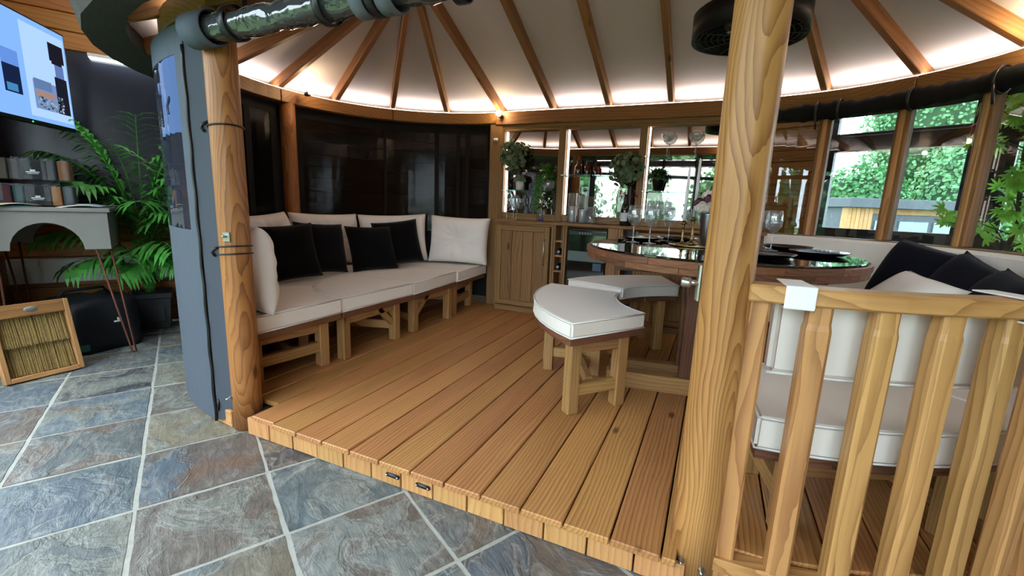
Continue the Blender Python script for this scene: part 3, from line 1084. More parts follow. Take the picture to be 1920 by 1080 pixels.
# rolled black curtain at the right, under the ring
rb = thing('rolled_curtain', (*pol(CR, 1, 1.43, 45), 2.05), 'rolled black canvas blind tied under the ring above the right windows', 'curtain')
v, f = [], []
nx, ns = 60, 14
for i in range(nx + 1):
    a = 6 + (88 - 6) * i / nx
    rr = .056 + .005 * math.sin(i * .9) + .006 * math.sin(i * 2.2)
    cx, cy_ = pol(CR, 1, 1.437, a)
    ux, uy = math.sin(R(a)), math.cos(R(a))
    for k in range(ns):
        b_ = 2 * PI * k / ns
        q = rr * (1 + .10 * math.sin(2 * b_ + i * .35))
        v.append((cx + ux * q * .75 * math.cos(b_), cy_ + uy * q * .75 * math.cos(b_), 2.108 + q * 1.08 * math.sin(b_)))
for i in range(nx):
    for k in range(ns):
        k2 = (k + 1) % ns
        f.append((i * ns + k, i * ns + k2, (i + 1) * ns + k2, (i + 1) * ns + k))
f.append(tuple(range(ns))); f.append(tuple(nx * ns + k for k in range(ns)))
put('canvas_roll', pydata('canvas_roll', v, f, True), CURTB, rb)
for a in (10, 22, 28, 46, 66, 80):
    cx, cy_ = pol(CR, 1, 1.437, a); ux, uy = math.sin(R(a)), math.cos(R(a))
    pts = [(cx + ux * .055 * math.cos(t), cy_ + uy * .055 * math.cos(t), 2.108 + .074 * math.sin(t)) for t in [2 * PI * i / 20 for i in range(21)]]
    tube('tie_strap', pts, .009, BLACK, rb, 6)
    if a in (22, 66):
        tube('strap_tail', [(cx - ux * .05, cy_ - uy * .05, 2.09), (cx - ux * .055 + .01, cy_ - uy * .055, 2.03), (cx - ux * .05 + .015, cy_ - uy * .05, 1.97)], .008, BLACK, rb, 6)

# ------------------------------------------------------------------ benches
def seat_module(name, c, side, r0, r1, a0, a1, zt, label, cat, group, brace=True, ins=(.16, .16)):
    """curved bench unit: slab of boards, two leg frames, braces"""
    am = (a0 + a1) / 2
    b = thing(name, (*pol(c, side, (r0 + r1) / 2, am), DZ), label, cat, group)
    nb = 4
    for k in range(nb):
        q0 = a0 + .3 + (a1 - a0 - .6) * k / nb; q1 = a0 + .3 + (a1 - a0 - .6) * (k + 1) / nb
        t = R((q0 + q1) / 2)
        prism('seat_board', sector(c, side, r0, r1, q0, q1, 3), zt - .045, zt, W_WAL, b, .003, math.atan2(-math.sin(t), side * math.cos(t)))
    for aa in (a0 + (a1 - a0) * ins[0], a1 - (a1 - a0) * ins[1]):
        ra = side * -R(aa)
        pi_, po = pol(c, side, r0 + .10, aa), pol(c, side, r1 - .10, aa)
        for p in (pi_, po):
            box('leg', (*p, (DZ + zt - .045) / 2), (.07, .07, zt - .045 - DZ), W_LEG, b, ra, .005, axis='Z')
        beam('top_rail', (*pi_, zt - .085), (*po, zt - .085), .045, .075, W_LEG, b)
        beam('bottom_rail', (*pi_, DZ + .14), (*po, DZ + .14), .045, .07, W_LEG, b)
    if brace:
        p0 = pol(c, side, (r0 + r1) / 2, a0 + (a1 - a0) * .16); p1 = pol(c, side, (r0 + r1) / 2, a1 - (a1 - a0) * .16)
        beam('stretcher', (*p0, DZ + .14), (*p1, DZ + .14), .045, .06, W_LEG, b)
    return b


def piping(name, pts, z, parent, r=.0045):
    pp = [(x, y, z) for x, y in pts]; pp.append(pp[0]); pp.append(pp[1])
    tube(name, pp, r, WHITEP, parent, 6)


def seat_cushion(c, side, r0, r1, a0, a1, z0, z1, label, group=None, n=10, mat=None):
    pts = sector(c, side, r0, r1, a0, a1, n)
    o = prism('seat_cushion', pts, z0, z1, mat or CREAM, None, .012, 0, 2)
    tag(o, label, 'cushion', group)
    cx = sum(p[0] for p in pts) / len(pts); cy_ = sum(p[1] for p in pts) / len(pts)
    for z in (z1 - .004, z0 + .004):
        piping('piping', [(p[0] + (cx - p[0]) * .004, p[1] + (cy_ - p[1]) * .004) for p in pts], z, o)
    return o


ZB = .497          # bench slab top
names = ['by the bar cabinet', 'behind the half moon seat, bar side', 'behind the half moon seat, post side', 'beside the round front post']
for k in range(4):
    a0, a1 = 45 * k, 45 * (k + 1)
    if k == 0: a0 = 2
    if k == 3: a1 = 178
    seat_module('curved_bench', CL, -1, .775, 1.44, a0 + .4, a1 - .4, ZB, 'curved timber bench unit ' + names[k], 'bench', 'curved bench units of the sofa')
    seat_cushion(CL, -1, .775, 1.46, a0 + .3, a1 - .3, ZB, ZB + .108, 'cream curved seat cushion on the bench ' + names[k], 'curved seat cushions of the sofa')
for k, (a0, a1) in enumerate(((3, 89.6), (90.4, 177))):
    nm = ('nearer the bar', 'nearer the round front post')[k]
    b = thing('infill_bench', (-2.6, 3.06 + (.35 if k == 0 else -.35), DZ), 'quarter round infill bench in front of the sofa, ' + nm, 'bench', 'infill benches of the sofa')
    for j in range(3):
        q0 = a0 + (a1 - a0) * j / 3; q1 = a0 + (a1 - a0) * (j + 1) / 3
        prism('seat_board', sector(CL, -1, 0, .76, q0, q1, 4), ZB - .045, ZB, W_WAL, b, .003, R(90 - 30 * j))
    s = 1 if k == 0 else -1
    l1 = (-2.40, 3.06 + s * .70); l2 = (-2.40, 3.06 + s * .13); l3 = (-2.83, 3.06 + s * .28)
    for p in (l1, l2, l3):
        box('leg', (*p, (DZ + ZB - .045) / 2), (.07, .07, ZB - .045 - DZ), W_LEG, b, 0, .005, axis='Z')
    beam('top_rail', (*l1, ZB - .08), (*l2, ZB - .08), .04, .06, W_LEG, b)
    beam('bottom_rail', (*l2, DZ + .13), (*l3, DZ + .13), .045, .07, W_LEG, b)
    beam('brace', (-2.40, 3.06 + s * .16, ZB - .22), (-2.40, 3.06 + s * .34, ZB - .06), .04, .045, W_LEG, b)
    seat_cushion(CL, -1, 0, .768, a0 - 1 if k else a0, a1, ZB, ZB + .108, 'cream quarter round seat cushion ' + nm, 'quarter round seat cushions')

# tufted back cushions of the left sofa
tuft_me = pillow_mesh('back_cushion', .66, .53, .23, 34, True, 3)
tuft_me.materials.append(CREAM2)
def back_cushion(loc, heading, lean, label, sx=1.0, roll=0):
    M = face_matrix(loc, heading, lean, roll) @ Matrix.Scale(sx, 4, (1, 0, 0))
    o = put('back_cushion', tuft_me, None, None, M)
    tag(o, label, 'cushion', 'tufted back cushions of the sofa')
    lathe('button', [(0, .006), (.012, .005), (.015, 0), (.012, -.004)], (0, 0, 0), WHITEP, o, 14, None)
    b = KIDS[o][-1]
    b.matrix_basis = M @ Matrix.Translation((0, -.034, 0)) @ Matrix.Rotation(PI / 2, 4, 'X')
    return o
bcl = ['plump cream tufted back cushion leaning by the bar post', 'cream tufted back cushion behind the black pillow nearest the bar', 'cream tufted back cushion behind the middle black pillows',
       'cream tufted back cushion behind the first black pillows', 'cream back cushion seen edge on beside the round front post']
for k, (phi, rr) in enumerate(((14, 1.30), (46, 1.30), (78, 1.30), (110, 1.30))):
    p = pol(CL, -1, rr, phi)
    back_cushion((p[0], p[1], ZB + .108 + .272), phi, 8, bcl[k], (1.06, 1.12, 1.12, 1.12)[k], (1, -2, 1, -2)[k])
back_cushion((-2.60, 1.80, ZB + .108 + .255), 162, 6, bcl[4], .9)

# black velvet scatter pillows
pil_me = pillow_mesh('scatter_pillow', .50, .46, .17, 16, False, 5)
pil_me.materials.append(BLACKV)
for loc, hd, ln, rl, lb in (((-3.13, 2.52, .845), 78, 14, -3, 'black velvet pillow next to the edge-on cream cushion'),
                            ((-3.20, 2.92, .845), 84, 14, 4, 'black velvet pillow second from the edge-on cream cushion'),
                            ((-3.08, 3.44, .815), 72, 22, 1, 'low black velvet pillow leaning in front of its neighbour'),
                            ((-3.05, 3.80, .855), 58, 14, -6, 'black velvet pillow with raised corner nearest the bar')):
    o = put('scatter_pillow', pil_me, None, None, face_matrix(loc, hd, ln, rl))
    tag(o, lb, 'pillow', 'black pillows on the sofa')

# ------------------------------------------------------------------ right bench behind the balustrade
rn = ['under the right windows', 'by the navy cushions', 'in the middle of the balustrade', 'next to the big front post']
for k in range(4):
    a0 = 12 + 41 * k; a1 = a0 + 41
    seat_module('curved_bench', CR, 1, .80, 1.40, a0 + .3, a1 - .3, ZB, 'curved timber dining bench ' + rn[k], 'bench', 'curved dining benches')
    seat_cushion(CR, 1, .80, 1.42, a0 + .3, a1 - .3, ZB, ZB + .12, 'cream curved dining seat cushion ' + rn[k], 'dining seat cushions')
    o = prism('back_cushion', sector(CR, 1, 1.345, 1.425, a0 + .4, a1 - .4, 10), (.775 if k > 1 else .70), (1.055 if k > 1 else 1.13), CREAM, None, .02, 0, 3)
    tag(o, 'cream canvas back cushion hung ' + rn[k], 'cushion', 'dining back cushions')
    pts = sector(CR, 1, 1.345, 1.425, a0 + .4, a1 - .4, 10)
    piping('piping', pts, (.782 if k > 1 else .707), o)
    if k > 1:
        for aa in ((174.4,) if k == 3 else (151.3, 122.5)) if True else ():
            for (r_, w_) in ((1.5575, .003),):
                s_ = ring_seg('strap', CR, 1, 1.40, 1.556, aa - 1.5, aa + 1.5, 1.090, 1.094, WHITEP, o)
                ring_seg('strap', CR, 1, 1.552, 1.556, aa - 1.5, aa + 1.5, 1.028, 1.092, WHITEP, o)
                ring_seg('strap', CR, 1, 1.44, 1.556, aa - 1.5, aa + 1.5, 1.024, 1.029, WHITEP, o)
wp = pillow_mesh('scatter_pillow', .46, .42, .16, 14, False, 11); wp.materials.append(CREAM2)
for loc, hd, ln, rl, lb in (((.98, 3.10, .84), -70, 48, 8, 'large cream pillow slumped between the table and navy cushions'),
                            ((1.16, 2.62, .80), -100, 40, 20, 'small cream pillow corner showing above the handrail')):
    tag(put('scatter_pillow', wp, None, None, face_matrix(loc, hd, ln, rl)), lb, 'pillow')
nv = pillow_mesh('scatter_pillow', .50, .46, .18, 14, False, 21); nv.materials.append(NAVYV)
for loc, hd, ln, rl, lb in (((1.16, 3.54, .925), -60, 20, 10, 'navy velvet cushion nearest the window mullion'),
                            ((1.25, 3.20, .88), -78, 26, 14, 'navy velvet cushion in the middle of the three'),
                            ((1.26, 2.87, .845), -92, 26, 6, 'navy velvet cushion nearest the handrail on the dining bench')):
    tag(put('scatter_pillow', nv, None, None, face_matrix(loc, hd, ln, rl)), lb, 'pillow')

# ------------------------------------------------------------------ table
TC = (.01, 3.10); TR = .80; TZ = 1.066
tb = thing('round_table', (*TC, DZ), 'round dining table with segmented dark wood rim and black glass top', 'table')
ns_ = 16
for ring_, (q0, q1) in enumerate(((TZ - .047, TZ - .012), (TZ - .082, TZ - .047))):
    for k in range(ns_):
        a0 = 360 / ns_ * k + ring_ * 11; a1 = a0 + 360 / ns_
        prism('rim_block', sector(TC, 1, .60, TR - .008 * ring_, a0 + .05, a1 - .05, 4), q0, q1, (W_RED if k % 3 else W_WAL), tb, .0015, R(-(a0 + a1) / 2))
lathe('table_bed', [(0, TZ - .07), (.61, TZ - .07), (.61, TZ - .012), (0, TZ - .012)], (*TC, 0), W_WAL, tb, 48, smooth=False)
lathe('glass_top', [(0, TZ - .011), (TR - .025, TZ - .011), (TR - .022, TZ - .009), (TR - .022, TZ - .003), (TR - .025, TZ), (0, TZ)], (*TC, 0), DARKGLASS, tb, 72, smooth=False)
_fd = Vector((.988, .155, 0)); _fn = Vector((-.155, .988, 0))
for sg in (-1, 1):
    o_ = Vector((*TC, 0)) + _fn * (.125 * sg)
    beam('foot', tuple(o_ - _fd * .60 + Vector((0, 0, DZ + .055))), tuple(o_ + _fd * .60 + Vector((0, 0, DZ + .055))), .085, .11, W_LEG, tb)
    beam('top_bearer', tuple(o_ - _fd * .60 + Vector((0, 0, TZ - .12))), tuple(o_ + _fd * .60 + Vector((0, 0, TZ - .12))), .07, .075, W_WAL, tb)
    for s2 in (-1, 1):
        p = o_ + _fd * (.10 * s2)
        box('leg', (p.x, p.y, (DZ + .11 + TZ - .157) / 2), (.09, .08, TZ - .157 - DZ - .11), W_WAL, tb, math.atan2(.155, .988), .006, axis='Z')

# stools
for k, (SC, q0, q1, a0, a1, ins) in enumerate((((.025, 3.13), .60, 1.155, 214.2, 276.6, (.09, .28)), ((.05, 3.165), .675, 1.19, 288.6, 337.4, (.16, .16)))):
    nm = ('with near end to the open front', 'tucked behind under the table')[k]
    seat_module('curved_stool', SC, 1, q0 + .012, q1 - .01, a0 + .6, a1 - .6, .61, 'curved timber stool ' + nm, 'stool', 'curved stools round the table', True, ins)
    seat_cushion(SC, 1, q0, q1, a0, a1, .61, .70, 'cream curved cushion on the stool ' + nm, 'stool cushions')

# ------------------------------------------------------------------ heater pendant
ht = thing('pendant_heater', (.05, 3.0, 2.25), 'black drum pendant heater with wire grille above the table', 'heater')
HZ = 2.265
lathe('drum', [(.283, HZ), (.298, HZ - .004), (.298, HZ + .13), (.285, HZ + .14), (.05, HZ + .15), (.05, HZ + .14), (.279, HZ + .125), (.283, HZ)], (.05, 3.0, 0), BLACKM, ht, 48)
for k in range(1, 9):
    r_ = .272 * k / 8.5
    pts = [(.05 + r_ * math.cos(a), 3.0 + r_ * math.sin(a), HZ + .006) for a in [2 * PI * i / 36 for i in range(37)]]
    tube('grille_ring', pts, .0022, BLACK, ht, 5)
for k in range(6):
    a = PI * k / 6
    tube('grille_bar', [(.05 - (.282) * math.cos(a), 3.0 - .282 * math.sin(a), HZ + .004), (.05 + .282 * math.cos(a), 3.0 + .282 * math.sin(a), HZ + .004)], .003, BLACK, ht, 6)
lathe('heating_lamp', [(0, HZ + .02), (.10, HZ + .03), (.15, HZ + .07), (.12, HZ + .12), (0, HZ + .13)], (.05, 3.0, 0), plain('frosted_reflector', srgb(150, 140, 130), .25, .7), ht, 28)
tube('stem', [(.05, 3.0, HZ + .15), (.05, 3.02, ZE(0) + .02)], .014, BLACKM, ht, 10)

# festoon bulbs
for (bx, by, bz, tx, ty, lb) in ((-2.225, 4.45, 2.242, 0, .06, 'lit warm round bulb on the ring above the bar post'), (-3.58, 3.23, 2.268, -.06, 0, 'lit warm round bulb on the ring above the round back post'),
                                 (1.42, 3.45, 2.30, .06, .0, 'lit warm round bulb on the ring at the right end'), (.02, 1.68, 2.24, 0, -.05, 'lit warm round bulb behind the big front post')):
    fb_ = thing('festoon_bulb', (bx, by, bz), lb, 'bulb', 'festoon bulbs on the ring')
    lathe('globe', [(.0, -.030), (.012, -.028), (.022, -.020), (.029, -.008), (.029, .005), (.023, .018), (.012, .027), (.0, .03)], (bx, by, bz), BULB, fb_, 20)
    lathe('socket', [(0, 0), (.020, 0), (.022, .03), (.018, .055), (0, .055)], (bx + tx * .45, by + ty * .45, bz - .022), BLACK, fb_, 14, Matrix.Rotation(PI / 2, 4, 'Y' if tx else 'X') @ Matrix.Scale(1 if tx > 0 or ty < 0 else -1, 4, (0, 0, 1)))

# small wall sensor on the bar post
o = box('motion_sensor', (-2.30, 4.548, 1.985), (.05, .02, .035), WHITE, None, 0, .009, 3)
tag(o, 'small white plastic sensor box fixed on bar post', 'sensor')

# ------------------------------------------------------------------ bar
CZ = 1.13
YF = 4.405
back = thing('mirror_bar_back', (-1.1, 4.62, CZ), 'timber framed bar back with three mirrors, glass shelves and lit edges', 'bar back')
bays = [(-2.205, -1.575), (-1.50, -.755), (-.685, .02)]
MY = 4.625
for k, (xa, xb) in enumerate(bays):
    m_ = box('mirror', ((xa + xb) / 2, MY, (CZ + .07 + 2.085) / 2), (xb - xa, .006, 2.085 - CZ - .07), MIRROR, back, 0, 0)
    box('bottom_rail', ((xa + xb) / 2, 4.60, CZ + .036), (xb - xa, .05, .07), W_CAB, back, 0, .004)
    box('top_rail', ((xa + xb) / 2, 4.60, 2.09), (xb - xa, .05, .03), W_CAB, back, 0, .004)
    box('led_strip', (xa + .018, 4.606, (CZ + .08 + 2.07) / 2), (.010, .008, 2.07 - CZ - .08), LEDM, back, 0, 0)
for xx, w in ((-2.225, .045), (-1.5375, .072), (-.72, .068), (.04, .05)):
    box('upright', (xx, 4.595, (CZ + 2.105) / 2), (w, .065, 2.105 - CZ), W_CAB, back, 0, .005, axis='Z')
box('back_board', (-1.1, 4.645, 1.6), (2.35, .02, 1.0), W_CAB, back, 0, 0)
for (xa, xb, z) in ((-2.20, -1.58, 1.452), (-1.505, -.76, 1.616), (-.68, .02, 1.795), (-.68, .02, 1.472)):
    s_ = box('glass_shelf', ((xa + xb) / 2, 4.545, z - .004), (xb - xa, .13, .008), SHELFG, back, 0, .001)
    for xx in (xa + .03, xb - .03):
        box('shelf_clip', (xx, 4.588, z - .012), (.018, .02, .012), BLACK, s_, 0, .002)


def cab_body(t, xa, xb, parts=True):
    D0, D1 = YF, 4.60
    for xx in (xa + .011, xb - .011):
        box('side_panel', (xx, (D0 + D1) / 2, (DZ + .04 + CZ - .03) / 2), (.022, D1 - D0, CZ - .03 - DZ - .04), W_CAB, t, 0, .002, axis='Z')
    box('base_panel', ((xa + xb) / 2, (D0 + D1) / 2, DZ + .05), (xb - xa - .044, D1 - D0, .02), W_CAB, t, 0, .002)
    box('back_panel', ((xa + xb) / 2, D1 - .006, (DZ + CZ) / 2), (xb - xa - .044, .01, CZ - DZ - .1), W_CAB, t, 0, 0)
    box('plinth', ((xa + xb) / 2, YF + .02, DZ + .02), (xb - xa - .02, .03, .04), W_CAB, t, 0, .002)


def panel_door(t, xa, xb, z0, z1, y, nb=4, handle=None):
    st = .055
    d = box('door', ((xa + xb) / 2, y + .008, (z0 + z1) / 2), (xb - xa, .008, z1 - z0), W_CAB, t, 0, 0, axis='Z')
    for xx in (xa + st / 2, xb - st / 2):
        box('door_stile', (xx, y - .006, (z0 + z1) / 2), (st, .022, z1 - z0), W_CAB, d, 0, .003, axis='Z')
    for zz in (z0 + st / 2, z1 - st / 2):
        box('door_rail', ((xa + xb) / 2, y - .006, zz), (xb - xa - 2 * st, .022, st), W_CAB, d, 0, .003)
    w = (xb - xa - 2 * st) / nb
    for k in range(nb):
        box('door_plank', (xa + st + w * (k + .5), y - .001, (z0 + z1) / 2), (w - .003, .012, z1 - z0 - 2 * st - .002), W_CAB, d, 0, .003, axis='Z')
    if handle:
        hx, h0, h1 = handle
        tube('handle', [(hx, y - .016, h0), (hx, y - .045, h0 + .008), (hx, y - .045, h1 - .008), (hx, y - .016, h1)], .006, STEEL, d, 8)
    return d


c1 = thing('bar_cabinet', (-1.86, YF, DZ), 'pine bar cabinet with planked door and long steel handle', 'cabinet')
cab_body(c1, -2.20, -1.525)
panel_door(c1, -2.165, -1.56, .20, 1.075, YF - .012, 4, (-1.605, .675, .945))
box('top_strip', (-1.86, YF - .004, 1.088), (.675, .02, .022), W_CAB, c1, 0, .002)
c2 = thing('wine_rack', (-1.46, YF, DZ), 'narrow pine wine rack between door cabinet and fridge', 'wine rack')
cab_body(c2, -1.522, -1.402)
for z in (.30, .465, .63, .79, .945):
    box('rack_shelf', (-1.462, YF + .09, z - .009), (.076, .17, .018), W_FASC, c2, 0, .002)
for z, lb in ((.838, 'wine bottle with blue foil cap in the higher filled rack slot'), (.678, 'wine bottle with blue foil cap in the lower filled rack slot')):
    bt = thing('wine_bottle', (-1.462, YF + .1, z - .047), lb, 'bottle', 'bottles in the wine rack')
    lathe('bottle', [(0, 0), (.030, 0), (.034, .004), (.034, .10), (.013, .135), (.013, .165), (0, .165)], (-1.462, YF + .18, z - .012), plain('dark_bottle_glass', (.01, .012, .01), .08), bt, 18, Matrix.Rotation(PI / 2, 4, 'X'))
    lathe('foil_cap', [(.0145, 0), (.0145, .03), (.012, .032), (0, .032)], (-1.462, YF + .034, z - .012), plain('blue_foil', srgb(120, 160, 205), .35, .4), bt, 16, Matrix.Rotation(PI / 2, 4, 'X'))
c3 = thing('fridge_housing', (-1.12, YF, DZ), 'open pine housing unit around the drinks fridge', 'cabinet')
cab_body(c3, -1.400, -.835)
box('stile', (-.905, YF, .62), (.10, .022, .98), W_CAB, c3, 0, .003, axis='Z')
fg = thing('drinks_fridge', (-1.18, YF + .02, DZ + .06), 'black glass door drinks fridge under the bar counter', 'fridge')
box('fridge_body', (-1.165, YF + .11, .635), (.40, .16, .88), BLACK, fg, 0, .004)
fd = box('fridge_door', (-1.165, YF + .012, .635), (.40, .03, .86), plain('fridge_glass', srgb(26, 26, 26), .05, spec=.8), fg, 0, .004)
box('control_strip', (-1.165, YF - .005, 1.035), (.38, .004, .035), BLACK, fd, 0, .001)
for k in range(5):
    box('touch_icon', (-1.24 + k * .028, YF - .0075, 1.035), (.008, .001, .006), WHITE, fd, 0, 0)
box('shelf_band', (-1.165, YF - .0035, .80), (.38, .002, .10), plain('fridge_shelf_band', srgb(92, 104, 104), .35), fd, 0, 0)
box('outlet_box', (-1.045, YF - .004, .70), (.085, .003, .075), plain('grey_outlet', srgb(70, 84, 100), .4), fd, 0, .001)
box('outlet_cover', (-1.04, YF - .006, .70), (.05, .003, .05), plain('blue_outlet', srgb(48, 76, 128), .4), fd, 0, .001)
c4 = thing('bar_cabinet', (-.45, YF, DZ), 'pine bar cabinet with wine niches behind the round table', 'cabinet')
cab_body(c4, -.832, .03)
for z in (.30, .52, .74, .93):
    box('niche_shelf', (-.745, YF + .09, z), (.12, .17, .018), W_CAB, c4, 0, .002)
box('niche_divider', (-.675, YF + .09, .62), (.02, .18, .92), W_CAB, c4, 0, .002, axis='Z')
box('niche_back', (-.745, YF + .17, .62), (.13, .01, .92), BLACK, c4, 0, 0)
panel_door(c4, -.655, -.02, .20, 1.075, YF - .012, 4)
ct = thing('bar_counter', (-1.1, 4.49, CZ - .03), 'long pine counter top across the bar cabinets', 'counter')
box('worktop', (-1.085, 4.487, CZ - .015), (2.26, .20, .028), W_CAB, ct, 0, .006)
box('front_lip', (-1.085, 4.383, CZ - .018), (2.26, .02, .024), W_CAB, ct, 0, .005)

# ------------------------------------------------------------------ plants helper
def leaf_quad(v, f, p, d, up, L, W, curl=.15):
    """pointed leaf: 4 verts + tip, base at p, along d"""
    d = d.normalized(); s = d.cross(up)
    if s.length < 1e-3: s = d.cross(Vector((1, 0, 0)))
    s.normalize(); nrm = s.cross(d)
    b = len(v)
    for t, w, c in ((0, .12, 0), (.35, .5, .02), (.7, .42, -.3 * curl), (1, 0.04, -curl)):
        q = p + d * (L * t) + nrm * (c * L)
        v.append(tuple(q - s * W * w)); v.append(tuple(q + s * W * w))
    for i in range(3):
        f.append((b + i * 2, b + i * 2 + 1, b + i * 2 + 3, b + i * 2 + 2))


def round_leaf(v, f, p, nrm, r):
    nrm = nrm.normalized()
    s = nrm.cross(Vector((.3, .2, .9))).normalized(); t = nrm.cross(s)
    b = len(v)
    for k in range(7):
        a = 2 * PI * k / 7
        v.append(tuple(p + (s * math.cos(a) + t * math.sin(a)) * r + nrm * (.15 * r * math.cos(2 * a))))
    f.append(tuple(range(b, b + 7)))


def rdir(rnd, zmin=-1):
    while True:
        d = Vector((rnd.uniform(-1, 1), rnd.uniform(-1, 1), rnd.uniform(zmin, 1)))
        if .05 < d.length < 1: return d.normalized()


def foliage_ball(name, c, rad, n, mat, parent, seed=0, leaf=.03, kind='round', zmin=-.8, core=None):
    rnd = random.Random(seed)
    v, f = [], []
    c = Vector(c)
    for _ in range(n):
        d = rdir(rnd, zmin)
        q = Vector((d.x * rad[0], d.y * rad[1], d.z * rad[2])) * rnd.uniform(.45, 1.05)
        if kind == 'round': round_leaf(v, f, c + q, (d + rdir(rnd) * .8), leaf * rnd.uniform(.6, 1.1))
        else: leaf_quad(v, f, c + q * .6, (d + rdir(rnd) * .5), Vector((0, 0, 1)), leaf * rnd.uniform(.7, 1.3), leaf * .28, .25)
    o = put(name, pydata(name, v, f), mat, parent)
    o['kind'] = 'stuff'
    return o


def stems(parent, base, tips, r=.003):
    v, f = [], []
    for t in tips:
        m = (Vector(base) + Vector(t)) / 2 + Vector((0, 0, .02))
        tube_data([base, m, t], r, 5, v, f)
    o = put('stem', pydata('stem', v, f, True), STEM, parent)
    return o


# ------------------------------------------------------------------ glassware
def wine_glass(name, loc, h, bowl, label, group, base=None):
    """stemmed glass of height h"""
    g = thing(name, loc, label, 'glass', group)
    br = bowl
    lathe('foot', [(0, .004), (br * .25, .006), (br * .9, .002), (br * .92, 0), (0, 0)], loc, GLASS, g, 24)
    lathe('stem', [(.010, .003), (.0045, .02), (.004, h * .42), (.009, h * .47)], loc, GLASS, g, 12)
    lathe('bowl', [(0, h * .465), (br * .45, h * .49), (br * .85, h * .58), (br, h * .70), (br * .95, h * .85), (br * .80, h), (br * .785, h), (br * .93, h * .85), (br * .975, h * .70), (br * .83, h * .59), (br * .42, h * .50), (0, h * .475)], loc, GLASS, g, 28)
    return g


g0 = wine_glass('wine_glass', (-2.10, 4.47, CZ), .265, .036, 'tulip wine glass nearest the bar post on the counter', 'glasses on the bar counter')
for x_, y_ in ((-2.045, 4.53), (-1.985, 4.475)):
    copy_thing(g0, Matrix.Translation((x_, y_, CZ)), 'tulip wine glass ' + ('against the left mirror between its neighbours' if y_ > 4.5 else 'standing nearest the violet based bud vase'))
for k, (x_, y_) in enumerate(((-.60, 4.54), (-.52, 4.49), (-.44, 4.54))):
    if k == 0:
        fl = wine_glass('champagne_flute', (x_, y_, CZ), .25, .030, 'champagne flute of three nearest the lit mirror edge', 'flutes on the bar counter')
    else: copy_thing(fl, Matrix.Translation((x_, y_, CZ)), ('', 'middle champagne flute of three below the potted fern', 'champagne flute of three farthest from the champagne bottle')[k])


def coupe(loc, label, group):
    g = thing('coupe_glass', loc, label, 'glass', group)
    lathe('foot', [(0, .004), (.012, .006), (.036, .002), (.037, 0), (0, 0)], loc, GLASS, g, 24)
    lathe('stem', [(.008, .003), (.004, .02), (.0045, .11), (.010, .125)], loc, GLASS, g, 12)
    lathe('bowl', [(0, .122), (.030, .132), (.058, .155), (.066, .185), (.062, .215), (.060, .215), (.064, .185), (.056, .158), (.03, .136), (0, .126)], loc, GLASS, g, 28)
    return g
cp = coupe((-.49, 4.53, 1.795), 'cut glass coupe on the upper shelf above the potted fern', 'coupes on the glass shelf')
copy_thing(cp, Matrix.Translation((-.245, 4.53, 1.795)), 'cut glass coupe on the upper shelf farther from the lit mirror edge')

tg = wine_glass('wine_glass', (-.404, 3.19, TZ + .001), .255, .050, 'large wine goblet standing beside the shorter candlestick on the table', 'goblets on the round table')
for x_, y_, lb in ((-.315, 3.57, 'wine goblet behind the front goblet on the bar side of the table'), (.34, 3.30, 'wine goblet on the window side of the vase, beside the dark plates'), (.29, 3.56, 'wine goblet on the window side, close to the bar edge'),
                   (-.08, 3.72, 'wine goblet at the bar edge of the table behind the vase'), (-.52, 3.22, 'wine goblet closest to the table rim above the rear stool')):
    copy_thing(tg, Matrix.Translation((x_, y_, TZ + .001)), lb)


def dinner_plate(loc, r, label, group):
    o = lathe('dinner_plate', [(0, .006), (r * .62, .006), (r * .80, .012), (r, .024), (r * 1.005, .0225), (r * .98, .019), (r * .78, .004), (r * .55, 0), (0, 0)], loc, CERB, None, 40)
    tag(o, label, 'plate', group)
    return o
pl = dinner_plate((-.50, 3.50, TZ + .001), .155, 'black dinner plate at the table rim above the rear stool', 'plates on the round table')
for x_, y_, lb in ((-.26, 3.70, 'black dinner plate on the bar side of the table behind the goblets'), (.46, 3.52, 'black dinner plate on the window side, behind another plate'), (.58, 3.17, 'black dinner plate at the table rim beside the cream pillow'),
                   (.26, 2.78, 'black dinner plate at the rim next to the handrail and big post'), (.14, 3.72, 'black dinner plate at the bar edge behind the vase')):
    c = pl.copy(); COL.objects.link(c); c.location = (x_, y_, TZ + .001); KIDS[c] = []; c['label'] = lb
# candlesticks
def candlestick(x, y, hs, hc, mat, label):
    t = thing('candlestick', (x, y, TZ + .008), label, 'candlestick')
    k = hs / .16
    lathe('holder', [(0, 0), (.038, 0), (.040, .004), (.030, .010), (.010, .020), (.007, .045 * k), (.012, .055 * k), (.007, .065 * k), (.006, .115 * k), (.013, .125 * k), (.009, .135 * k), (.022, .142 * k), (.022, .148 * k), (.012, .15 * k), (.012, hs), (0, hs)], (x, y, TZ + .008), mat, t, 24)
    c = lathe('candle', [(0, 0), (.0115, 0), (.010, hc * .6), (.007, hc * .97), (0, hc)], (x, y, TZ + .008 + hs - .008), CANDLE, t, 16)
    tube('wick', [(x, y, TZ + hs + hc - .002), (x + .002, y, TZ + hs + hc + .010)], .0012, BLACK, c, 5)
candlestick(-.190, 3.15, .16, .35, BRASS, 'shorter brass candlestick with white taper on the table')
candlestick(-.140, 3.33, .185, .40, BRASS, 'taller brass candlestick with white taper by the flower vase')
o = lathe('serving_tray', [(0, .002), (.17, .002), (.178, .008), (.182, .007), (.175, 0), (0, 0)], (-.10, 3.25, TZ + .001), BRASS, None, 40)
tag(o, 'thin round brass tray under the candlesticks and vase', 'tray')
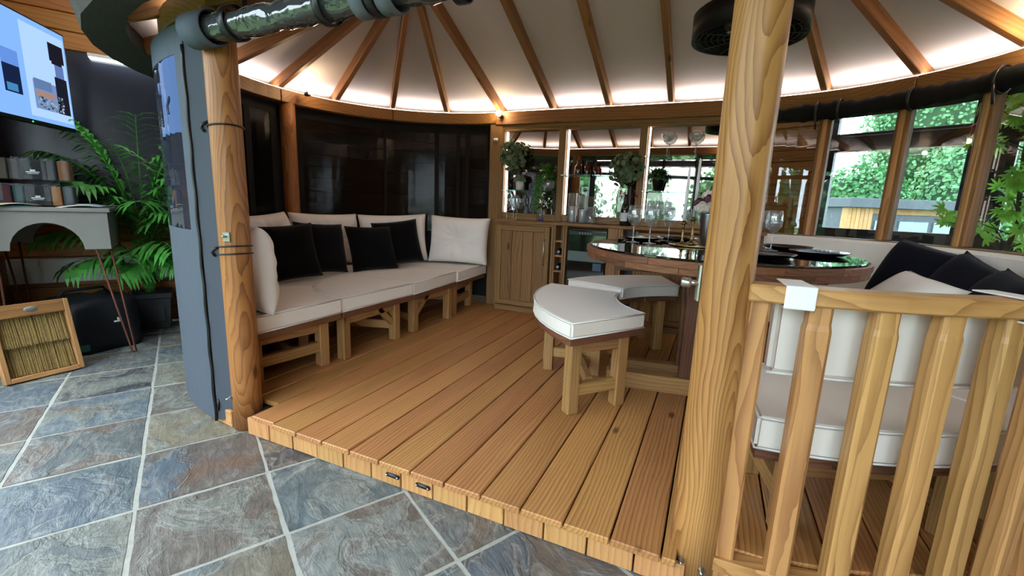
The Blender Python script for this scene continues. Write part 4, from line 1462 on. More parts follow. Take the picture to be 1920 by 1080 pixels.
# flower vase
fv = thing('flower_vase', (-.035, 3.20, TZ + .008), 'hammered pewter vase of cream and plum roses on the table', 'vase')
lathe('vase', [(0, 0), (.046, 0), (.050, .006), (.062, .20), (.066, .215), (.062, .216), (.056, .20), (.045, .01), (0, .01)], (-.035, 3.20, TZ + .008), PEWTER, fv, 30)


def rose(c, r, mat, seed):
    rnd = random.Random(seed)
    v, f = [], []
    c = Vector(c)
    for layer in range(4):
        n = 4 + layer * 2
        for k in range(n):
            a = 2 * PI * (k + rnd.random() * .4) / n
            rr = r * (.25 + .25 * layer)
            out = Vector((math.cos(a), math.sin(a), .9 - .35 * layer)).normalized()
            round_leaf(v, f, c + Vector((math.cos(a) * rr * .8, math.sin(a) * rr * .8, r * (.45 - .2 * layer))), out + Vector((0, 0, .2)), r * .5)
    return put('rose', pydata('rose', v, f), mat, fv)
rp = Vector((-.035, 3.20, TZ + .26))
for k, (dx, dy, dz, m_, r_) in enumerate(((-.05, -.05, .0, L_ROSE, .05), (.02, -.06, .02, L_ROSE, .05), (.06, -.02, .05, L_ROSE, .055), (-.075, -.01, .03, L_PLUM, .04), (-.02, .0, .08, L_ROSE, .05), (.04, .04, .07, L_ROSE, .05), (-.05, .05, .05, L_ROSE, .05), (-.02, -.04, .055, L_PLUM, .035))):
    rose(rp + Vector((dx, dy, dz)), r_, m_, k)
foliage_ball('greenery', rp + Vector((0, .02, .03)), (.13, .12, .11), 130, L_DARKG, fv, 9, .05, 'blade', -.2)

# ------------------------------------------------------------------ bar accessories
SH1, SH2, SH3, SH4 = 1.453, 1.617, 1.796, 1.473
e1 = thing('potted_eucalyptus', (-2.09, 4.54, SH1), 'grey green eucalyptus bunch spilling over left mirror edge', 'plant')
lathe('pot', [(0, 0), (.03, 0), (.035, .09), (.032, .09), (.028, .01), (0, .01)], (-2.10, 4.55, SH1), BLACK, e1, 18)
foliage_ball('foliage', (-2.06, 4.49, 1.815), (.155, .10, .165), 230, L_EUC, e1, 31, .028, 'round', -.9)
stems(e1, (-2.10, 4.55, SH1 + .08), [(-2.06 + .1 * math.cos(k), 4.49 + .06 * math.sin(k), 1.80 + .05 * math.sin(2 * k)) for k in range(7)])
e2 = thing('moss_pot', (-1.985, 4.53, SH1), 'small white pot with round grey moss dome on glass shelf', 'plant')
lathe('pot', [(0, 0), (.040, 0), (.045, .095), (.041, .095), (.037, .01), (0, .01)], (-1.985, 4.53, SH1), WHITE, e2, 20)
foliage_ball('moss', (-1.985, 4.53, SH1 + .10), (.062, .06, .06), 320, L_GREY, e2, 5, .016, 'round', -.1)
e3 = thing('hanging_fern', (-1.66, 4.54, SH1), 'bright green trailing fern in a clear glass bowl on shelf', 'plant')
lathe('glass_bowl', [(0, 0), (.04, .0), (.062, .03), (.068, .07), (.058, .11), (.055, .11), (.064, .07), (.058, .033), (.036, .006), (0, .006)], (-1.66, 4.54, SH1), GLASS, e3, 24)
foliage_ball('fern_crown', (-1.69, 4.52, SH1 + .18), (.12, .08, .13), 210, L_FERN, e3, 8, .05, 'blade', -.4)
rnd = random.Random(4)
v, f = [], []
for k in range(16):
    x_, z_ = -1.73 + rnd.uniform(-.045, .05), SH1 + .15
    y_ = 4.465 + rnd.uniform(-.02, .02)
    for i in range(14):
        z_ -= .026; x_ += rnd.uniform(-.011, .009)
        for s in (-1, 1):
            leaf_quad(v, f, Vector((x_, y_, z_)), rdir(rnd, -1) + Vector((s * .3, -.2, -.4)), Vector((0, 1, 0)), rnd.uniform(.022, .042), .009)
        if z_ < 1.17 + .1 * (k % 4): break
o = put('trailing_fronds', pydata('trailing_fronds', v, f), L_FERN, e3); o['kind'] = 'stuff'
e4 = thing('bud_vase', (-1.715, 4.50, CZ), 'clear glass with violet base under the trailing fern', 'vase')
lathe('vase', [(0, 0), (.035, 0), (.038, .13), (.036, .13), (.033, .008), (0, .008)], (-1.715, 4.50, CZ), GLASS, e4, 20)
lathe('tinted_base', [(0, .002), (.0355, .002), (.0365, .022), (0, .024)], (-1.715, 4.50, CZ), plain('violet_glass', srgb(86, 76, 150), .15), e4, 20)
for x_, h_, hc, lb in ((-1.360, .30, .17, 'tall glass cylinder with white pillar candle on bar'), (-1.252, .28, .14, 'second glass cylinder with shorter white pillar candle on bar'), (-1.165, .17, .0, 'short empty glass tumbler beside the candle cylinders')):
    g = thing('candle_cylinder' if hc else 'glass_tumbler', (x_, 4.485, CZ), lb, 'candle holder' if hc else 'glass')
    lathe('cylinder', [(0, 0), (.046, 0), (.048, .003), (.048, h_), (.045, h_), (.045, .008), (0, .008)], (x_, 4.485, CZ), GLASS, g, 28)
    if hc:
        lathe('pillar_candle', [(0, .009), (.032, .009), (.032, hc - .004), (.028, hc), (0, hc - .006)], (x_, 4.485, CZ), CANDLE, g, 24)
AMB = glass('amber_glass', (.45, .16, .03), .10)
for k, (x_, sc, lb) in enumerate(((-1.345, 1.0, 'amber glass bottle at the lit end of the shelf'), (-1.25, .95, 'second amber glass bottle on the shelf'), (-1.165, .85, 'small amber glass bottle farthest from the lit strip'))):
    g = thing('amber_bottle', (x_, 4.55, SH2), lb, 'bottle', 'amber bottles')
    lathe('bottle', [(0, 0), (.034 * sc, 0), (.036 * sc, .005), (.036 * sc, .085 * sc), (.014 * sc, .11 * sc), (.013 * sc, .135 * sc), (.010 * sc, .135 * sc), (.011 * sc, .11 * sc), (.032 * sc, .083 * sc), (.032 * sc, .01), (0, .01)], (x_, 4.55, SH2), AMB, g, 22)
    lathe('stopper', [(0, .13 * sc), (.013 * sc, .13 * sc), (.015 * sc, .15 * sc), (0, .155 * sc)], (x_, 4.55, SH2), BLACK, g, 14)
ch = thing('champagne_bottle', (-.82, 4.47, CZ), 'dark green champagne bottle with white label on the bar', 'bottle')
lathe('bottle', [(0, 0), (.041, 0), (.044, .006), (.044, .15), (.030, .21), (.016, .245), (.0145, .29), (.017, .292), (.017, .302), (0, .302)], (-.82, 4.47, CZ), plain('champagne_glass', (.006, .016, .010), .08), ch, 28)
lathe('foil', [(.0315, .206), (.0175, .246), (.016, .29), (.0185, .292), (.0185, .304), (0, .305)], (-.82, 4.47, CZ), BLACK, ch, 22)
v, f = [], []
for k in range(13):
    a = R(-150 + k * 8.5)
    for z in (.045, .125): v.append((-.82 + .0446 * math.cos(a), 4.47 + .0446 * math.sin(a), CZ + z))
for k in range(12): f.append((k * 2, k * 2 + 2, k * 2 + 3, k * 2 + 1))
put('bottle_label', pydata('bottle_label', v, f, True), plain('paper_label', srgb(206, 210, 220), .6), ch)
ev = thing('eucalyptus_vase', (-.80, 4.55, CZ), 'tall dark vase of round leaved eucalyptus and orange fronds', 'vase')
lathe('vase', [(0, 0), (.035, 0), (.04, .1), (.03, .30), (.026, .37), (.030, .385), (.026, .385), (.022, .36), (0, .36)], (-.80, 4.55, CZ), BLACK, ev, 22)
foliage_ball('foliage', (-.85, 4.50, 1.665), (.165, .11, .165), 260, L_EUC, ev, 77, .030, 'round', -.7)
stems(ev, (-.80, 4.55, CZ + .36), [(-.85 + .1 * math.cos(k), 4.5 + .06 * math.sin(k), 1.64) for k in range(6)])
for s in (-1, 1):
    foliage_ball('orange_frond', (-.815 + s * .068, 4.52, 1.42), (.028, .02, .085), 46, L_ORANGE, ev, 15 + s, .03, 'blade', -.3)
pf = thing('potted_fern', (-.545, 4.54, SH4), 'dark bushy fern in black pot on the lower glass shelf', 'plant')
lathe('pot', [(0, 0), (.045, 0), (.062, .10), (.066, .105), (.058, .105), (.042, .01), (0, .01)], (-.545, 4.54, SH4), BLACK, pf, 22)
foliage_ball('foliage', (-.545, 4.52, SH4 + .14), (.15, .09, .09), 420, L_DARKG, pf, 41, .045, 'blade', -.3)

# ------------------------------------------------------------------ left of the room: palm, bag, sample frame, console, tv
pc = UV(5.40, -.31)
palm = thing('potted_palm', (pc.x, pc.y, 0), 'tall green palm in a square black planter against the pine wall', 'plant')
def tapered_box(name, c, w0, w1, z0, z1, mat, parent, rz):
    v = [(s * w0 / 2, t * w0 / 2, z0) for s, t in ((-1, -1), (1, -1), (1, 1), (-1, 1))] + [(s * w1 / 2, t * w1 / 2, z1) for s, t in ((-1, -1), (1, -1), (1, 1), (-1, 1))]
    f = [(3, 2, 1, 0), (4, 5, 6, 7)] + [(i, (i + 1) % 4, 4 + (i + 1) % 4, 4 + i) for i in range(4)]
    me = pydata(name, v, f)
    bm = bmesh.new(); bm.from_mesh(me); bmesh.ops.bevel(bm, geom=bm.edges[:], offset=.006, segments=1, affect='EDGES'); bm.to_mesh(me); bm.free()
    return put(name, me, mat, parent, Matrix.Translation(c) @ Matrix.Rotation(rz, 4, 'Z'))
POTM = plain('black_planter', srgb(36, 40, 44), .5)
pot = tapered_box('planter', (pc.x, pc.y, 0), .27, .31, .0, .30, POTM, palm, ANG_U)
tapered_box('planter_rim', (pc.x, pc.y, 0), .325, .33, .298, .35, POTM, pot, ANG_U)
for k in range(2):
    dv = T2 if k else T1
    cc = Vector((pc.x, pc.y, .16)) - dv * .146
    box('planter_panel', cc, (.20, .012, .17), POTM, pot, ANG_U + (0 if k else PI / 2), .008)
foliage_ball('moss_cover', (pc.x, pc.y, .35), (.15, .15, .035), 160, plain('dry_moss', srgb(92, 76, 44), .9), palm, 3, .03, 'blade', 0)


def palm_frond(base, az, L, rise, droop, nl=15, ll=.22, seed=0):
    rnd = random.Random(seed)
    pts = []
    h = Vector((math.cos(az), math.sin(az), 0))
    n = 16
    for i in range(n + 1):
        t = i / n
        pts.append(Vector(base) + h * (L * (.10 * t + .9 * t * t) * .75) + Vector((0, 0, rise * (t - droop * t ** 3.2))))
    v, f = [], []
    tube_data(pts, [.007 * (1 - .8 * i / n) + .0015 for i in range(n + 1)], 6, v, f)
    side = h.cross(Vector((0, 0, 1)))
    for k in range(nl):
        t = .36 + .62 * k / (nl - 1)
        i = min(n - 1, int(t * n)); p = pts[i].lerp(pts[i + 1], t * n - i)
        tan = (pts[i + 1] - pts[i]).normalized()
        for s in (-1, 1):
            w = math.sin(PI * (.18 + .74 * (k / (nl - 1)))) 
            d = tan * .55 + side * s * .8 + Vector((0, 0, rnd.uniform(-.3, .05)))
            leaf_quad(v, f, p, d, Vector((0, 0, 1)), ll * (.45 + .7 * w) * rnd.uniform(.9, 1.1), .036, .42)
    vv = []
    for p in v:
        u = Vector(p).dot(T1)
        q = Vector(p) - T1 * max(0, u - (UL - .045))
        vv.append(tuple(q))
    return put('frond', pydata('frond', vv, f), L_PALM, palm)
base = Vector((pc.x, pc.y, .34))
for k in range(19):
    # headings fan over the half facing into the room; every frond arches away from the wall
    az = math.degrees(ANG_U) + 180 + (-95, 92, -70, 70, -45, 48, -20, 22, 0, -85, 85, -60, 58, -30, 35, 10, -100, 100, -10)[k]
    rise = (1.78, 1.50, 1.92, 1.95, 1.60, 1.35, 1.75, .95, 1.35, 1.05, .85, .70, 1.70, .60, .72, 1.90, 1.98, 1.85, .85)[k]
    L = (.85, .70, .62, .55, .80, .75, .50, .70, .62, .95, .72, .75, .70, .62, .70, .35, .55, .55, .6)[k]
    dr = (.30, .42, .20, .22, .38, .45, .25, .55, .36, .50, .55, .60, .28, .60, .62, .16, .20, .25, .55)[k]
    palm_frond(base + Vector((.03 * math.cos(k), .03 * math.sin(k), 0)), R(az), L, rise, dr, 17, .27, k)

# black carry bag
bg_ = thing('carry_bag', (-4.62, 1.86, 0), 'black fabric carry bag with small white logo on the slate floor', 'bag')
M = Matrix.Translation((-4.64, 1.83, 0)) @ Matrix.Rotation(R(88), 4, 'Z')
def soft_box(name, sx, sy, sz, mat, parent, M, seed=1, amp=.012, cut=6):
    bm = bmesh.new()
    bmesh.ops.create_cube(bm, size=1)
    bmesh.ops.subdivide_edges(bm, edges=bm.edges[:], cuts=cut, use_grid_fill=True)
    rnd = random.Random(seed)
    ph = [rnd.uniform(0, 6) for _ in range(4)]
    for v in bm.verts:
        x, y, z = v.co
        k = 1 - .10 * (abs(2 * x) ** 4) * (abs(2 * z) ** 4)
        d = amp * (math.sin(9 * x + ph[0] + 4 * z) + math.sin(7 * y + ph[1] + 5 * z))
        v.co = Vector((x * sx * (1 - .03 * (z + .5)) * k + d, y * sy * (1 - .05 * (z + .5)) + d, (z + .5) * sz + (amp * math.sin(8 * x + ph[2]) if z > 0 else 0)))
    bmesh.ops.bevel(bm, geom=[e for e in bm.edges if len(e.link_faces) == 2 and e.calc_face_angle(0) > R(50)], offset=.012, segments=2, affect='EDGES')
    return put(name, to_mesh(bm, name, True), mat, parent, M)
BAGM = plain('black_nylon', srgb(17, 19, 23), .6, bump=(7, .4), spec=.3)
bb = soft_box('bag_body', .46, .50, .42, BAGM, bg_, M, 4)
v, f = [], []
for s in (-.12,):
    tube('bag_handle', [(-4.62 + s, 1.66, .41), (-4.62 + s, 1.70, .47), (-4.62 + s, 1.96, .47), (-4.62 + s, 2.0, .41)], .013, BAGM, bg_, 8)
box('bag_logo', (-4.383, 1.90, .235), (.004, .085, .014), WHITE, bb, 0, 0)
box('bag_logo', (-4.383, 1.895, .255), (.004, .028, .022), WHITE, bb, 0, .008)
box('bag_patch', (-4.384, 1.655, .06), (.004, .06, .05), plain('teal_patch', srgb(24, 84, 74), .6), bb, 0, 0)

# thatch sample frame leaning
sf = thing('reed_display', (-4.14, 1.33, 0), 'pine display frame of reed thatch samples leaning by the bag', 'frame')
MF = Matrix.Translation((-4.13, 1.33, 0)) @ Matrix.Rotation(R(88), 4, 'Z') @ Matrix.Rotation(R(-14), 4, 'X')
def lbox(name, c, s, mat, parent, axis='X', bev=.003):
    return box(name, c, s, mat, parent, 0, bev, 1, axis, MF)
FW, FH = .40, .52
for s in (-1, 1): lbox('frame_side', (s * (FW / 2 - .014), 0, FH / 2), (.028, .07, FH), W_FASC, sf, 'Z')
lbox('frame_bottom', (0, 0, .016), (FW - .056, .07, .032), W_FASC, sf)
hb = lbox('frame_header', (0, 0, FH - .045), (FW - .056, .07, .09), W_BEAM, sf)
put('metal_plaque', lathe_mesh('metal_plaque', [(0, .002), (.030, .002), (.033, 0)], 24), plain('grey_plaque', srgb(150, 146, 140), .4, .6), hb, MF @ Matrix.Translation((0, -.037, FH - .045)) @ Matrix.Rotation(PI / 2, 4, 'X') @ Matrix.Scale(.55, 4, (0, 1, 0)))
lbox('frame_back', (0, .03, FH / 2), (FW - .05, .008, FH - .02), W_CAB, sf)
REED = plain('reed_thatch', srgb(150, 122, 70), .9, noise=(60, .55))
rnd = random.Random(2)
for lvl, (za, zb_, yy) in enumerate(((.03, .245, .014), (.225, .435, .002))):
    v, f = [], []
    for k in range(120):
        xx = -FW / 2 + .032 + (FW - .064) * (k + rnd.random()) / 120
        y_ = yy + rnd.uniform(-.006, .006)
        tube_data([(xx, y_ - .012, za + rnd.uniform(0, .012)), (xx + rnd.uniform(-.004, .004), y_ + .004, zb_)], .0028, 5, v, f)
    o = put('reed_layer', pydata('reed_layer', v, f), REED, sf, MF); o['kind'] = 'stuff'

# console table (end on) with hairpin legs
U0, U1, V0, V1 = 4.62, 5.30, -1.16, -.47
con = thing('console_table', UV((U0 + U1) / 2, (V0 + V1) / 2, 0), 'grey display table with arched apron and rusty hairpin legs', 'table')
uvbox('table_top', U0 - .02, U1, V0, V1 + .02, 1.12, 1.15, GREYP, con, .004)
def apron(name, u, parent):
    """arched apron in a plane of constant u"""
    pts = [(V0, 1.12), (V0, .84), (V0 + .12, .84)]
    vm = (V0 + V1) / 2; hw = (V1 - V0) / 2 - .15
    for k in range(13):
        a = PI - PI * k / 12
        pts.append((vm + hw * math.cos(a), .84 + .20 * math.sin(a)))
    pts += [(V1 - .12, .84), (V1, .84), (V1, 1.12)]
    n = len(pts)
    v = [tuple(UV(u, a, z)) for a, z in pts] + [tuple(UV(u + .02, a, z)) for a, z in pts]
    f = [tuple(range(n)), tuple(range(2 * n - 1, n - 1, -1))] + [(i, (i + 1) % n, n + (i + 1) % n, n + i) for i in range(n)]
    me = pydata(name, v, f)
    bm = bmesh.new(); bm.from_mesh(me); bmesh.ops.recalc_face_normals(bm, faces=bm.faces); bm.to_mesh(me); bm.free()
    return put(name, me, GREYP, parent)
apron('apron', U0, con); apron('apron', U1 - .03, con)
for v_ in (V0, V1 - .02):
    uvbox('side_apron', U0 + .02, U1 - .03, v_, v_ + .02, .84, 1.12, GREYP, con, 0)
for (u_, v_, du, dv) in ((U0 + .03, V1 - .04, -.06, .10), (U1 - .06, V1 - .04, .05, .08), (U0 + .03, V0 + .04, -.05, .03), (U1 - .06, V0 + .04, .05, .02)):
    foot = UV(u_ + du, v_ + dv, .006)
    a_, b_ = UV(u_ - .02, v_ - .05, .85), UV(u_ + .02, v_ + .03, .85)
    tube('hairpin_leg', [a_, foot - T2 * .012, foot, foot + T2 * .012, b_], .0075, RUSTY, con, 8)

# clear sample boxes on the console
CK = (18, 18, 20)
def sample_box(u0, u1, v0, v1, z0, label, cols):
    t = thing('sample_box', UV((u0 + u1) / 2, (v0 + v1) / 2, z0), label, 'box', 'clear sample boxes')
    uvbox('clear_case', u0, u1, v0, v1, z0, z0 + .17, glass('acrylic', (.86, .89, .92), .010, edge=.25), t, .008)
    ws = [2.4 if c == CK else 1 for c in cols]
    tot = sum(ws)
    for k, c in enumerate(cols):
        a = v0 + .015 + (v1 - v0 - .03) * sum(ws[:k]) / tot; b = v0 + .015 + (v1 - v0 - .03) * sum(ws[:k + 1]) / tot - .006
        o = uvbox('swatch', u0 + .02, u1 - .02, a, b, z0 + .008, z0 + .15, plain('swatch', srgb(*c), .7), t, .006)
        if c == (18, 18, 20):
            uvbox('swatch_logo', u0 + .0185, u0 + .02, (a + b) / 2 - .034, (a + b) / 2 + .034, z0 + .060, z0 + .066, WHITE, o, 0)
            uvbox('swatch_logo', u0 + .0185, u0 + .02, (a + b) / 2 - .013, (a + b) / 2 + .013, z0 + .068, z0 + .080, WHITE, o, 0)
            uvbox('swatch_logo', u0 + .0185, u0 + .02, (a + b) / 2 - .028, (a + b) / 2 + .028, z0 + .050, z0 + .054, WHITE, o, 0)
    return t
CK = (18, 18, 20)
sample_box(4.70, 4.98, -1.16, -.64, 1.15, 'lower clear sample box of coloured swatches on the display table', [(60, 120, 60), (60, 76, 80), (80, 30, 40), (40, 70, 70), CK, (150, 96, 48), (60, 66, 70)])
sample_box(4.70, 4.98, -1.16, -.65, 1.335, 'upper clear sample box of fabric swatches stacked on the other', [(120, 112, 96), (128, 120, 108), (96, 84, 70), (60, 54, 48), CK, (30, 30, 32), (130, 80, 40)])
# brochures
for k, (u, v, rz, c, lb) in enumerate(((4.72, -.62, .3, (214, 212, 206), 'white folded brochure lying on the display table'), (4.78, -.55, -.5, (150, 168, 186), 'pale blue leaflet at the corner of the display table'), (4.70, -1.0, .1, (72, 110, 116), 'teal folder at the rear of the display table'), (4.67, -.98, .6, (214, 206, 180), 'cream leaflet on top of the teal folder'))):
    P = UV(u, v)
    sx, sy = ((.26, .16) if k != 2 else (.3, .22))
    nn = 8
    vv, ff = [], []
    zz = 1.152 + (.006 if k in (1, 3) else 0)
    for i in range(nn + 1):
        for j in (0, 1):
            vv.append(((i / nn - .5) * sx, (j - .5) * sy, .018 * abs(math.sin(i / nn * 3.0 + k)) if k != 2 else 0.004))
    for i in range(nn): ff.append((i * 2, i * 2 + 2, i * 2 + 3, i * 2 + 1))
    o = put('brochure', pydata('brochure', vv, ff, True), plain('paper', srgb(*c), .6), None, Matrix.Translation((P.x, P.y, zz)) @ Matrix.Rotation(ANG_V + rz, 4, 'Z'))
    md = o.modifiers.new('thick', 'SOLIDIFY'); md.thickness = .003
    tag(o, lb, 'brochure')

# television
tvr, tvl = Vector((-4.88, 1.985, 0)), Vector((-4.34, 1.38, 0))
d = (tvl - tvr).normalized()
nrm = Vector((d.y, -d.x, 0))
if nrm.dot(Vector((0, 0, 0)) - tvr) < 0: nrm = -nrm
tv = thing('television', tuple(tvr + d * .62 + Vector((0, 0, 1.745))), 'large flat television showing gazebo photographs on pale blue', 'television')
TW, Z0, Z1 = 1.28, 1.742, 2.482
def tvbox(name, s0, s1, z0, z1, off, th, mat, parent, bev=0):
    c = tvr + d * ((s0 + s1) / 2) + nrm * off
    return box(name, (c.x, c.y, (z0 + z1) / 2), (abs(s1 - s0), th, z1 - z0), mat, parent, math.atan2(d.y, d.x), bev)
tvb = tvbox('housing', 0, TW, Z0, Z1, -.02, .045, BLACK, tv, .004)
def scr(name, c, st): return emis(name, srgb(*c), st * TV_STRENGTH)
sc_ = tvbox('screen', .014, TW - .014, Z0 + .028, Z1 - .014, .0035, .001, scr('screen_blue', (120, 165, 235), 1.0), tv)
def bits(s0, s1, z0, z1, c, off, st=1.0):
    return tvbox('screen_image', s0, s1, z0, z1, off, .0006, scr('screen_px', c, st), sc_)
bits(.03, .50, 1.80, 2.43, (158, 190, 242), .0046)
bits(.06, .44, 1.86, 2.06, (104, 128, 170), .0052)
bits(.05, .22, 2.24, 2.37, (24, 24, 34), .0058)
bits(.08, .20, 2.22, 2.25, (24, 24, 34), .0058)
bits(.07, .17, 2.12, 2.22, (84, 108, 160), .0056)
bits(.05, .19, 1.86, 2.13, (24, 26, 38), .0062)
bits(.22, .42, 1.95, 1.99, (150, 118, 108), .0057)
bits(.24, .43, 2.0, 2.07, (86, 110, 150), .0055)
for k in range(60):
    a = .12 + .28 * random.random() ** 1.3; z = 1.862 + .14 * random.random() * (1 - a)
    w_ = .008 + .022 * random.random()
    bits(a, a + w_, z, z + .004 + .012 * random.random(), random.choice(((120, 140, 160), (34, 50, 46), (70, 92, 100), (150, 160, 170))), .0066 + k * .00005)
bits(.56, .72, 1.92, 2.10, (20, 30, 60), .0052); bits(.56, .72, 2.10, 2.2, (90, 130, 200), .0052); bits(.6, .7, 1.93, 1.98, (60, 120, 170), .0056)
lathe('power_light', [(0, .004), (.005, .003), (.006, 0)], tuple(tvr + d * .50 + nrm * .004 + Vector((0, 0, Z0 + .012))), emis('green_led', (.05, 1, .35), 3), tv, 10, Matrix.Rotation(math.atan2(d.y, d.x), 4, 'Z') @ Matrix.Rotation(PI / 2, 4, 'X'))
br_ = tvr + d * .75 - nrm * .045
tube('wall_bracket', [tuple(br_ + Vector((0, 0, 2.1))), tuple(br_ - nrm * .2 + Vector((0, 0, 2.1)))], .03, BLACKM, tv, 10)

# sockets
def socket(v, z, u, lb):
    o = uvbox('wall_socket', u - .012, u, v - .073, v + .073, z - .043, z + .043, WHITE, None, .005, 'v')
    tag(o, lb, 'socket')
    for s in (-1, 1):
        uvbox('switch', u - .016, u - .012, v + s * .035 - .008, v + s * .035 + .008, z + .012, z + .030, WHITE, o, .002, 'v')
        for dv, dz in ((0, -.004), (-.010, -.022), (.010, -.022)):
            uvbox('pin_slot', u - .0135, u - .0115, v + s * .035 + dv - .003, v + s * .035 + dv + .003, z + dz - .004, z + dz + .004, BLACK, o, 0, 'v')
socket(-.03, 1.02, UL - .022, 'white double socket on the planks below the dark panel')
socket(-.10, .555, UL - .09, 'white double socket in the trunking behind the planter')
socket(-.55, .555, UL - .09, 'white double socket in the trunking behind the bag')
# glowing strip added where the dark panel reflects a ceiling light
sl_ = thing('reflection_streak', UV(UL - .05, -.34, 2.43), 'slim glowing strip standing in for a ceiling light reflected in dark wall panel', 'lamp')
uvbox('streak_backing', UL - .07, UL - .01, -.56, -.12, 2.425, 2.455, WHITE, sl_, .004, 'v')
uvbox('streak_glow', UL - .065, UL - .015, -.55, -.13, 2.412, 2.426, emis('streak_white', (.9, 1, .95), 14), sl_, .004, 'v')
for k, (u, v, lb) in enumerate(((4.35, .15, 'added ceiling batten lamp brightening the display corner'), (2.6, -.3, 'added ceiling batten lamp brightening the floor before the gazebo opening'), (3.3, 5.0, 'added ceiling batten lamp brightening the wall behind the gazebo'))):
    t = thing('added_batten_lamp', UV(u, v, ZC - .25), lb, 'lamp')  # unseen lamps added to brighten the dark left corner, floor and back wall
    uvbox('lamp_body', u - .06, u + .06, v - .75, v + .75, ZC - .17, ZC - .13, WHITE, t, .006, 'v')
    uvbox('lamp_diffuser', u - .05, u + .05, v - .74, v + .74, ZC - .20, ZC - .17, emis('batten_white', (1, .97, .92), 16 if k else 42), t, .01, 'v')
    for dv in (-.5, .5):
        tube('hanger', [UV(u, v + dv, ZC - .135), UV(u, v + dv, ZC)], .006, STEEL, t, 6)

# ------------------------------------------------------------------ outside
go = prism('garden_ground', [(-60, -60), (60, -60), (60, 60), (-60, 60)], -.9, -.7, GRASS, None, 0)
tag(go, 'green lawn around the showroom', None, None, 'structure')
off = thing('garden_office', (5.6, 19.4, -.7), 'flat roofed garden office with dark fascia and cedar cladding', 'building')
BA = math.atan2(20.1 - 18.6, 7.18 - 3.95)
def ob(name, s0, s1, z0, z1, dep0, dep1, mat, parent=off, bev=0.01, axis='X'):
    dx, dy = math.cos(BA), math.sin(BA); nx_, ny_ = -dy, dx
    c = (4.0 + dx * (s0 + s1) / 2 + nx_ * (dep0 + dep1) / 2, 18.6 + dy * (s0 + s1) / 2 + ny_ * (dep0 + dep1) / 2, (z0 + z1) / 2)
    return box(name, c, (abs(s1 - s0), abs(dep1 - dep0), z1 - z0), mat, parent, BA, bev, 1, axis)
DK = plain('anthracite', srgb(58, 66, 74), .5)
ob('roof', -.1, 5.6, 1.62, 1.93, -.25, 3, DK)
ob('wall', .1, 5.4, -.7, 1.62, .3, 2.8, DK)
ob('cladding_band', .92, 5.4, 1.42, 1.62, .1, .3, W_LEG)
for k in range(6):
    ob('cladding_board', .05 + k * .145, .05 + k * .145 + .138, -.7, 1.62, 0.0, .3, W_LEG, off, .01, 'Z')
fr_ = ob('window_frame', .92, 5.3, -.4, 1.42, .12, .32, DK)
for a, b in ((1.10, 1.75), (1.95, 2.95), (3.15, 4.1), (4.3, 5.2)):
    ob('window_pane', a, b, -.3, 1.2, .08, .13, plain('pale_office_glass', srgb(120, 140, 145), .1), off, 0)
ob('terrace', -1, 6, -.7, .72, -.9, -.5, plain('terrace_hedge_wall', srgb(176, 180, 172), .9, noise=(3, .2)), off)
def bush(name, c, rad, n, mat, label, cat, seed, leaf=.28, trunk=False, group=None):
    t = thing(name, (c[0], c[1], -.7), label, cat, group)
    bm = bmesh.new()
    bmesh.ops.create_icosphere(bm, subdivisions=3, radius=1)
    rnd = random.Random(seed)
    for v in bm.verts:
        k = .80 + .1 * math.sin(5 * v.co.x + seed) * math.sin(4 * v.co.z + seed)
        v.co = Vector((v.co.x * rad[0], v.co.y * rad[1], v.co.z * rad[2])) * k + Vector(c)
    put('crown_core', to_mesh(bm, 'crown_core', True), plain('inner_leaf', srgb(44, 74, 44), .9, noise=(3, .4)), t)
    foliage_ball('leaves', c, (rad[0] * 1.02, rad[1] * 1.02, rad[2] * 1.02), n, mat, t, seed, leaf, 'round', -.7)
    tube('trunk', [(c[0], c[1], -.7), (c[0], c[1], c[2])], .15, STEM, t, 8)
    return t
bl = ['clipped garden hedge behind the cedar clad end of the office', 'clipped garden hedge behind the middle of the office', 'clipped garden hedge behind the glazed end of the office', 'tall broad tree rising over the office roof', 'tall pale tree between two other tall trees', 'tall darker tree farthest from the garden office', 'low shrub beside the cedar clad end of the office']
for k, (c, r_, m_, n_) in enumerate((((5.9, 25.5, 1.5), (1.9, 1.3, 2.1), L_TREE, 1300), ((10.4, 26.0, 2.4), (2.5, 1.5, 3.0), L_TREE2, 1500), ((15.6, 26.5, 2.6), (2.4, 1.6, 3.2), L_TREE, 1300),
                                 ((9.3, 31.0, 6.0), (2.6, 2.2, 4.6), L_TREE2, 1900), ((16.0, 35.0, 7.0), (3.6, 2.4, 5.0), L_TREE2, 1900), ((24.0, 36.0, 6.5), (3.4, 2.4, 4.8), L_TREE, 1500), ((3.0, 23.2, .6), (1.0, .8, 1.4), L_TREE, 600))):
    bush('garden_tree' if 'tree' in bl[k] else 'garden_hedge', c, r_, n_ * 6, m_, bl[k], 'tree' if 'tree' in bl[k] else 'hedge', 50 + k, .085)
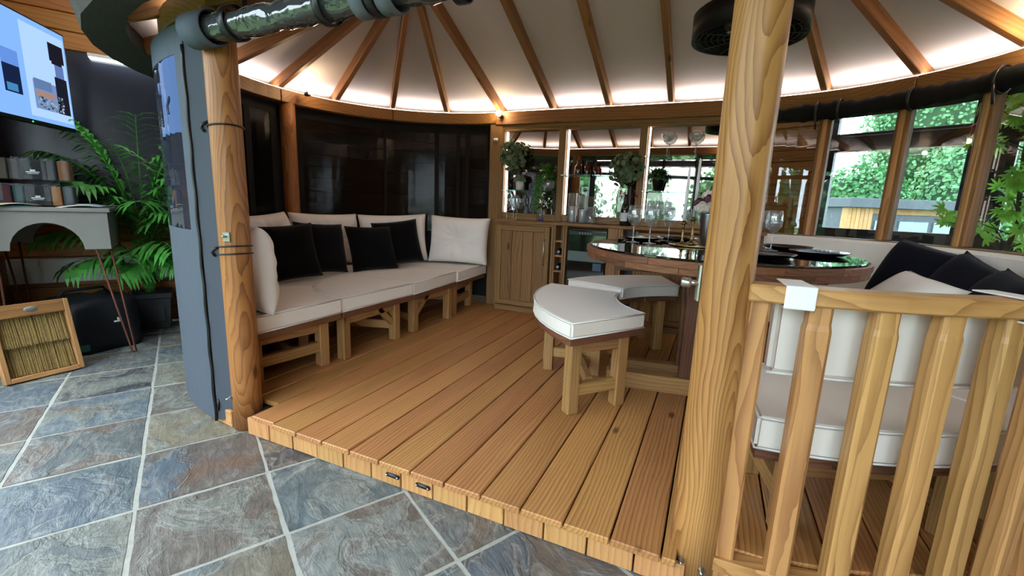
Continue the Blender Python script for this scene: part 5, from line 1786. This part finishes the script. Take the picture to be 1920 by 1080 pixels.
# garden seen in the mirrors (in front of the glazed wall)
for k in range(6):
    P = UV(-3.4 + k * 2.4, -6.2 - .4 * (k % 2))
    bush('front_hedge', (P.x, P.y, 1.0), (1.02, .9, 1.7 + .25 * (k % 3)), 1500, (L_TREE, L_TREE2)[k % 2], 'leafy garden shrub standing outside the glazed front doors', 'hedge', 80 + k, .09, group='hedges outside the glazed front')

# maple in front of the window
mp = thing('potted_maple', (1.98, 4.50, 0), 'bright green maple with fingered leaves outside the right windows', 'plant')
lathe('pot', [(0, 0), (.16, 0), (.20, .36), (.21, .38), (.185, .38), (.15, .02), (0, .02)], (1.98, 4.50, 0), POTM, mp, 28)
tube('trunk', [(1.98, 4.5, .3), (1.96, 4.52, .8), (2.02, 4.55, 1.3), (1.97, 4.56, 1.8), (2.0, 4.6, 2.3)], [.022, .02, .017, .013, .008], STEM, mp, 8)
rnd = random.Random(12)
v, f = [], []
vb, fb2 = [], []
for k in range(46):
    z = rnd.uniform(.85, 2.45)
    a = rnd.uniform(0, 2 * PI); L = rnd.uniform(.2, .46) * (1.0 if z < 2 else .8)
    tip = Vector((1.99 + L * math.cos(a), 4.53 + L * math.sin(a), z + rnd.uniform(.0, .2)))
    if math.hypot(tip.x - CR[0], tip.y - CR[1]) < 1.66:
        q = (tip - Vector((CR[0], CR[1], 0))); q.z = 0; q = q.normalized() * 1.68
        tip.x, tip.y = CR[0] + q.x, CR[1] + q.y
    b0 = Vector((1.99, 4.53, z - .08))
    tube_data([b0, (b0 + tip) / 2 + Vector((0, 0, .03)), tip], [.006, .004, .002], 5, vb, fb2)
    for j in range(6):
        p = b0.lerp(tip, .45 + .11 * j) + rdir(rnd) * .05
        nrm_ = (Vector((-.3, -.6, .5)) + rdir(rnd) * .7).normalized()
        ax = nrm_.cross(rdir(rnd)).normalized()
        for m in range(7):
            ang = R(-105 + 35 * m)
            d_ = Matrix.Rotation(ang, 3, nrm_) @ ax
            leaf_quad(v, f, p, d_, nrm_, .085 * (1 - .10 * abs(m - 3)), .020, .15)
put('branches', pydata('branches', vb, fb2, True), STEM, mp)
o = put('leaves', pydata('leaves', v, f), L_MAPLE, mp); o['kind'] = 'stuff'
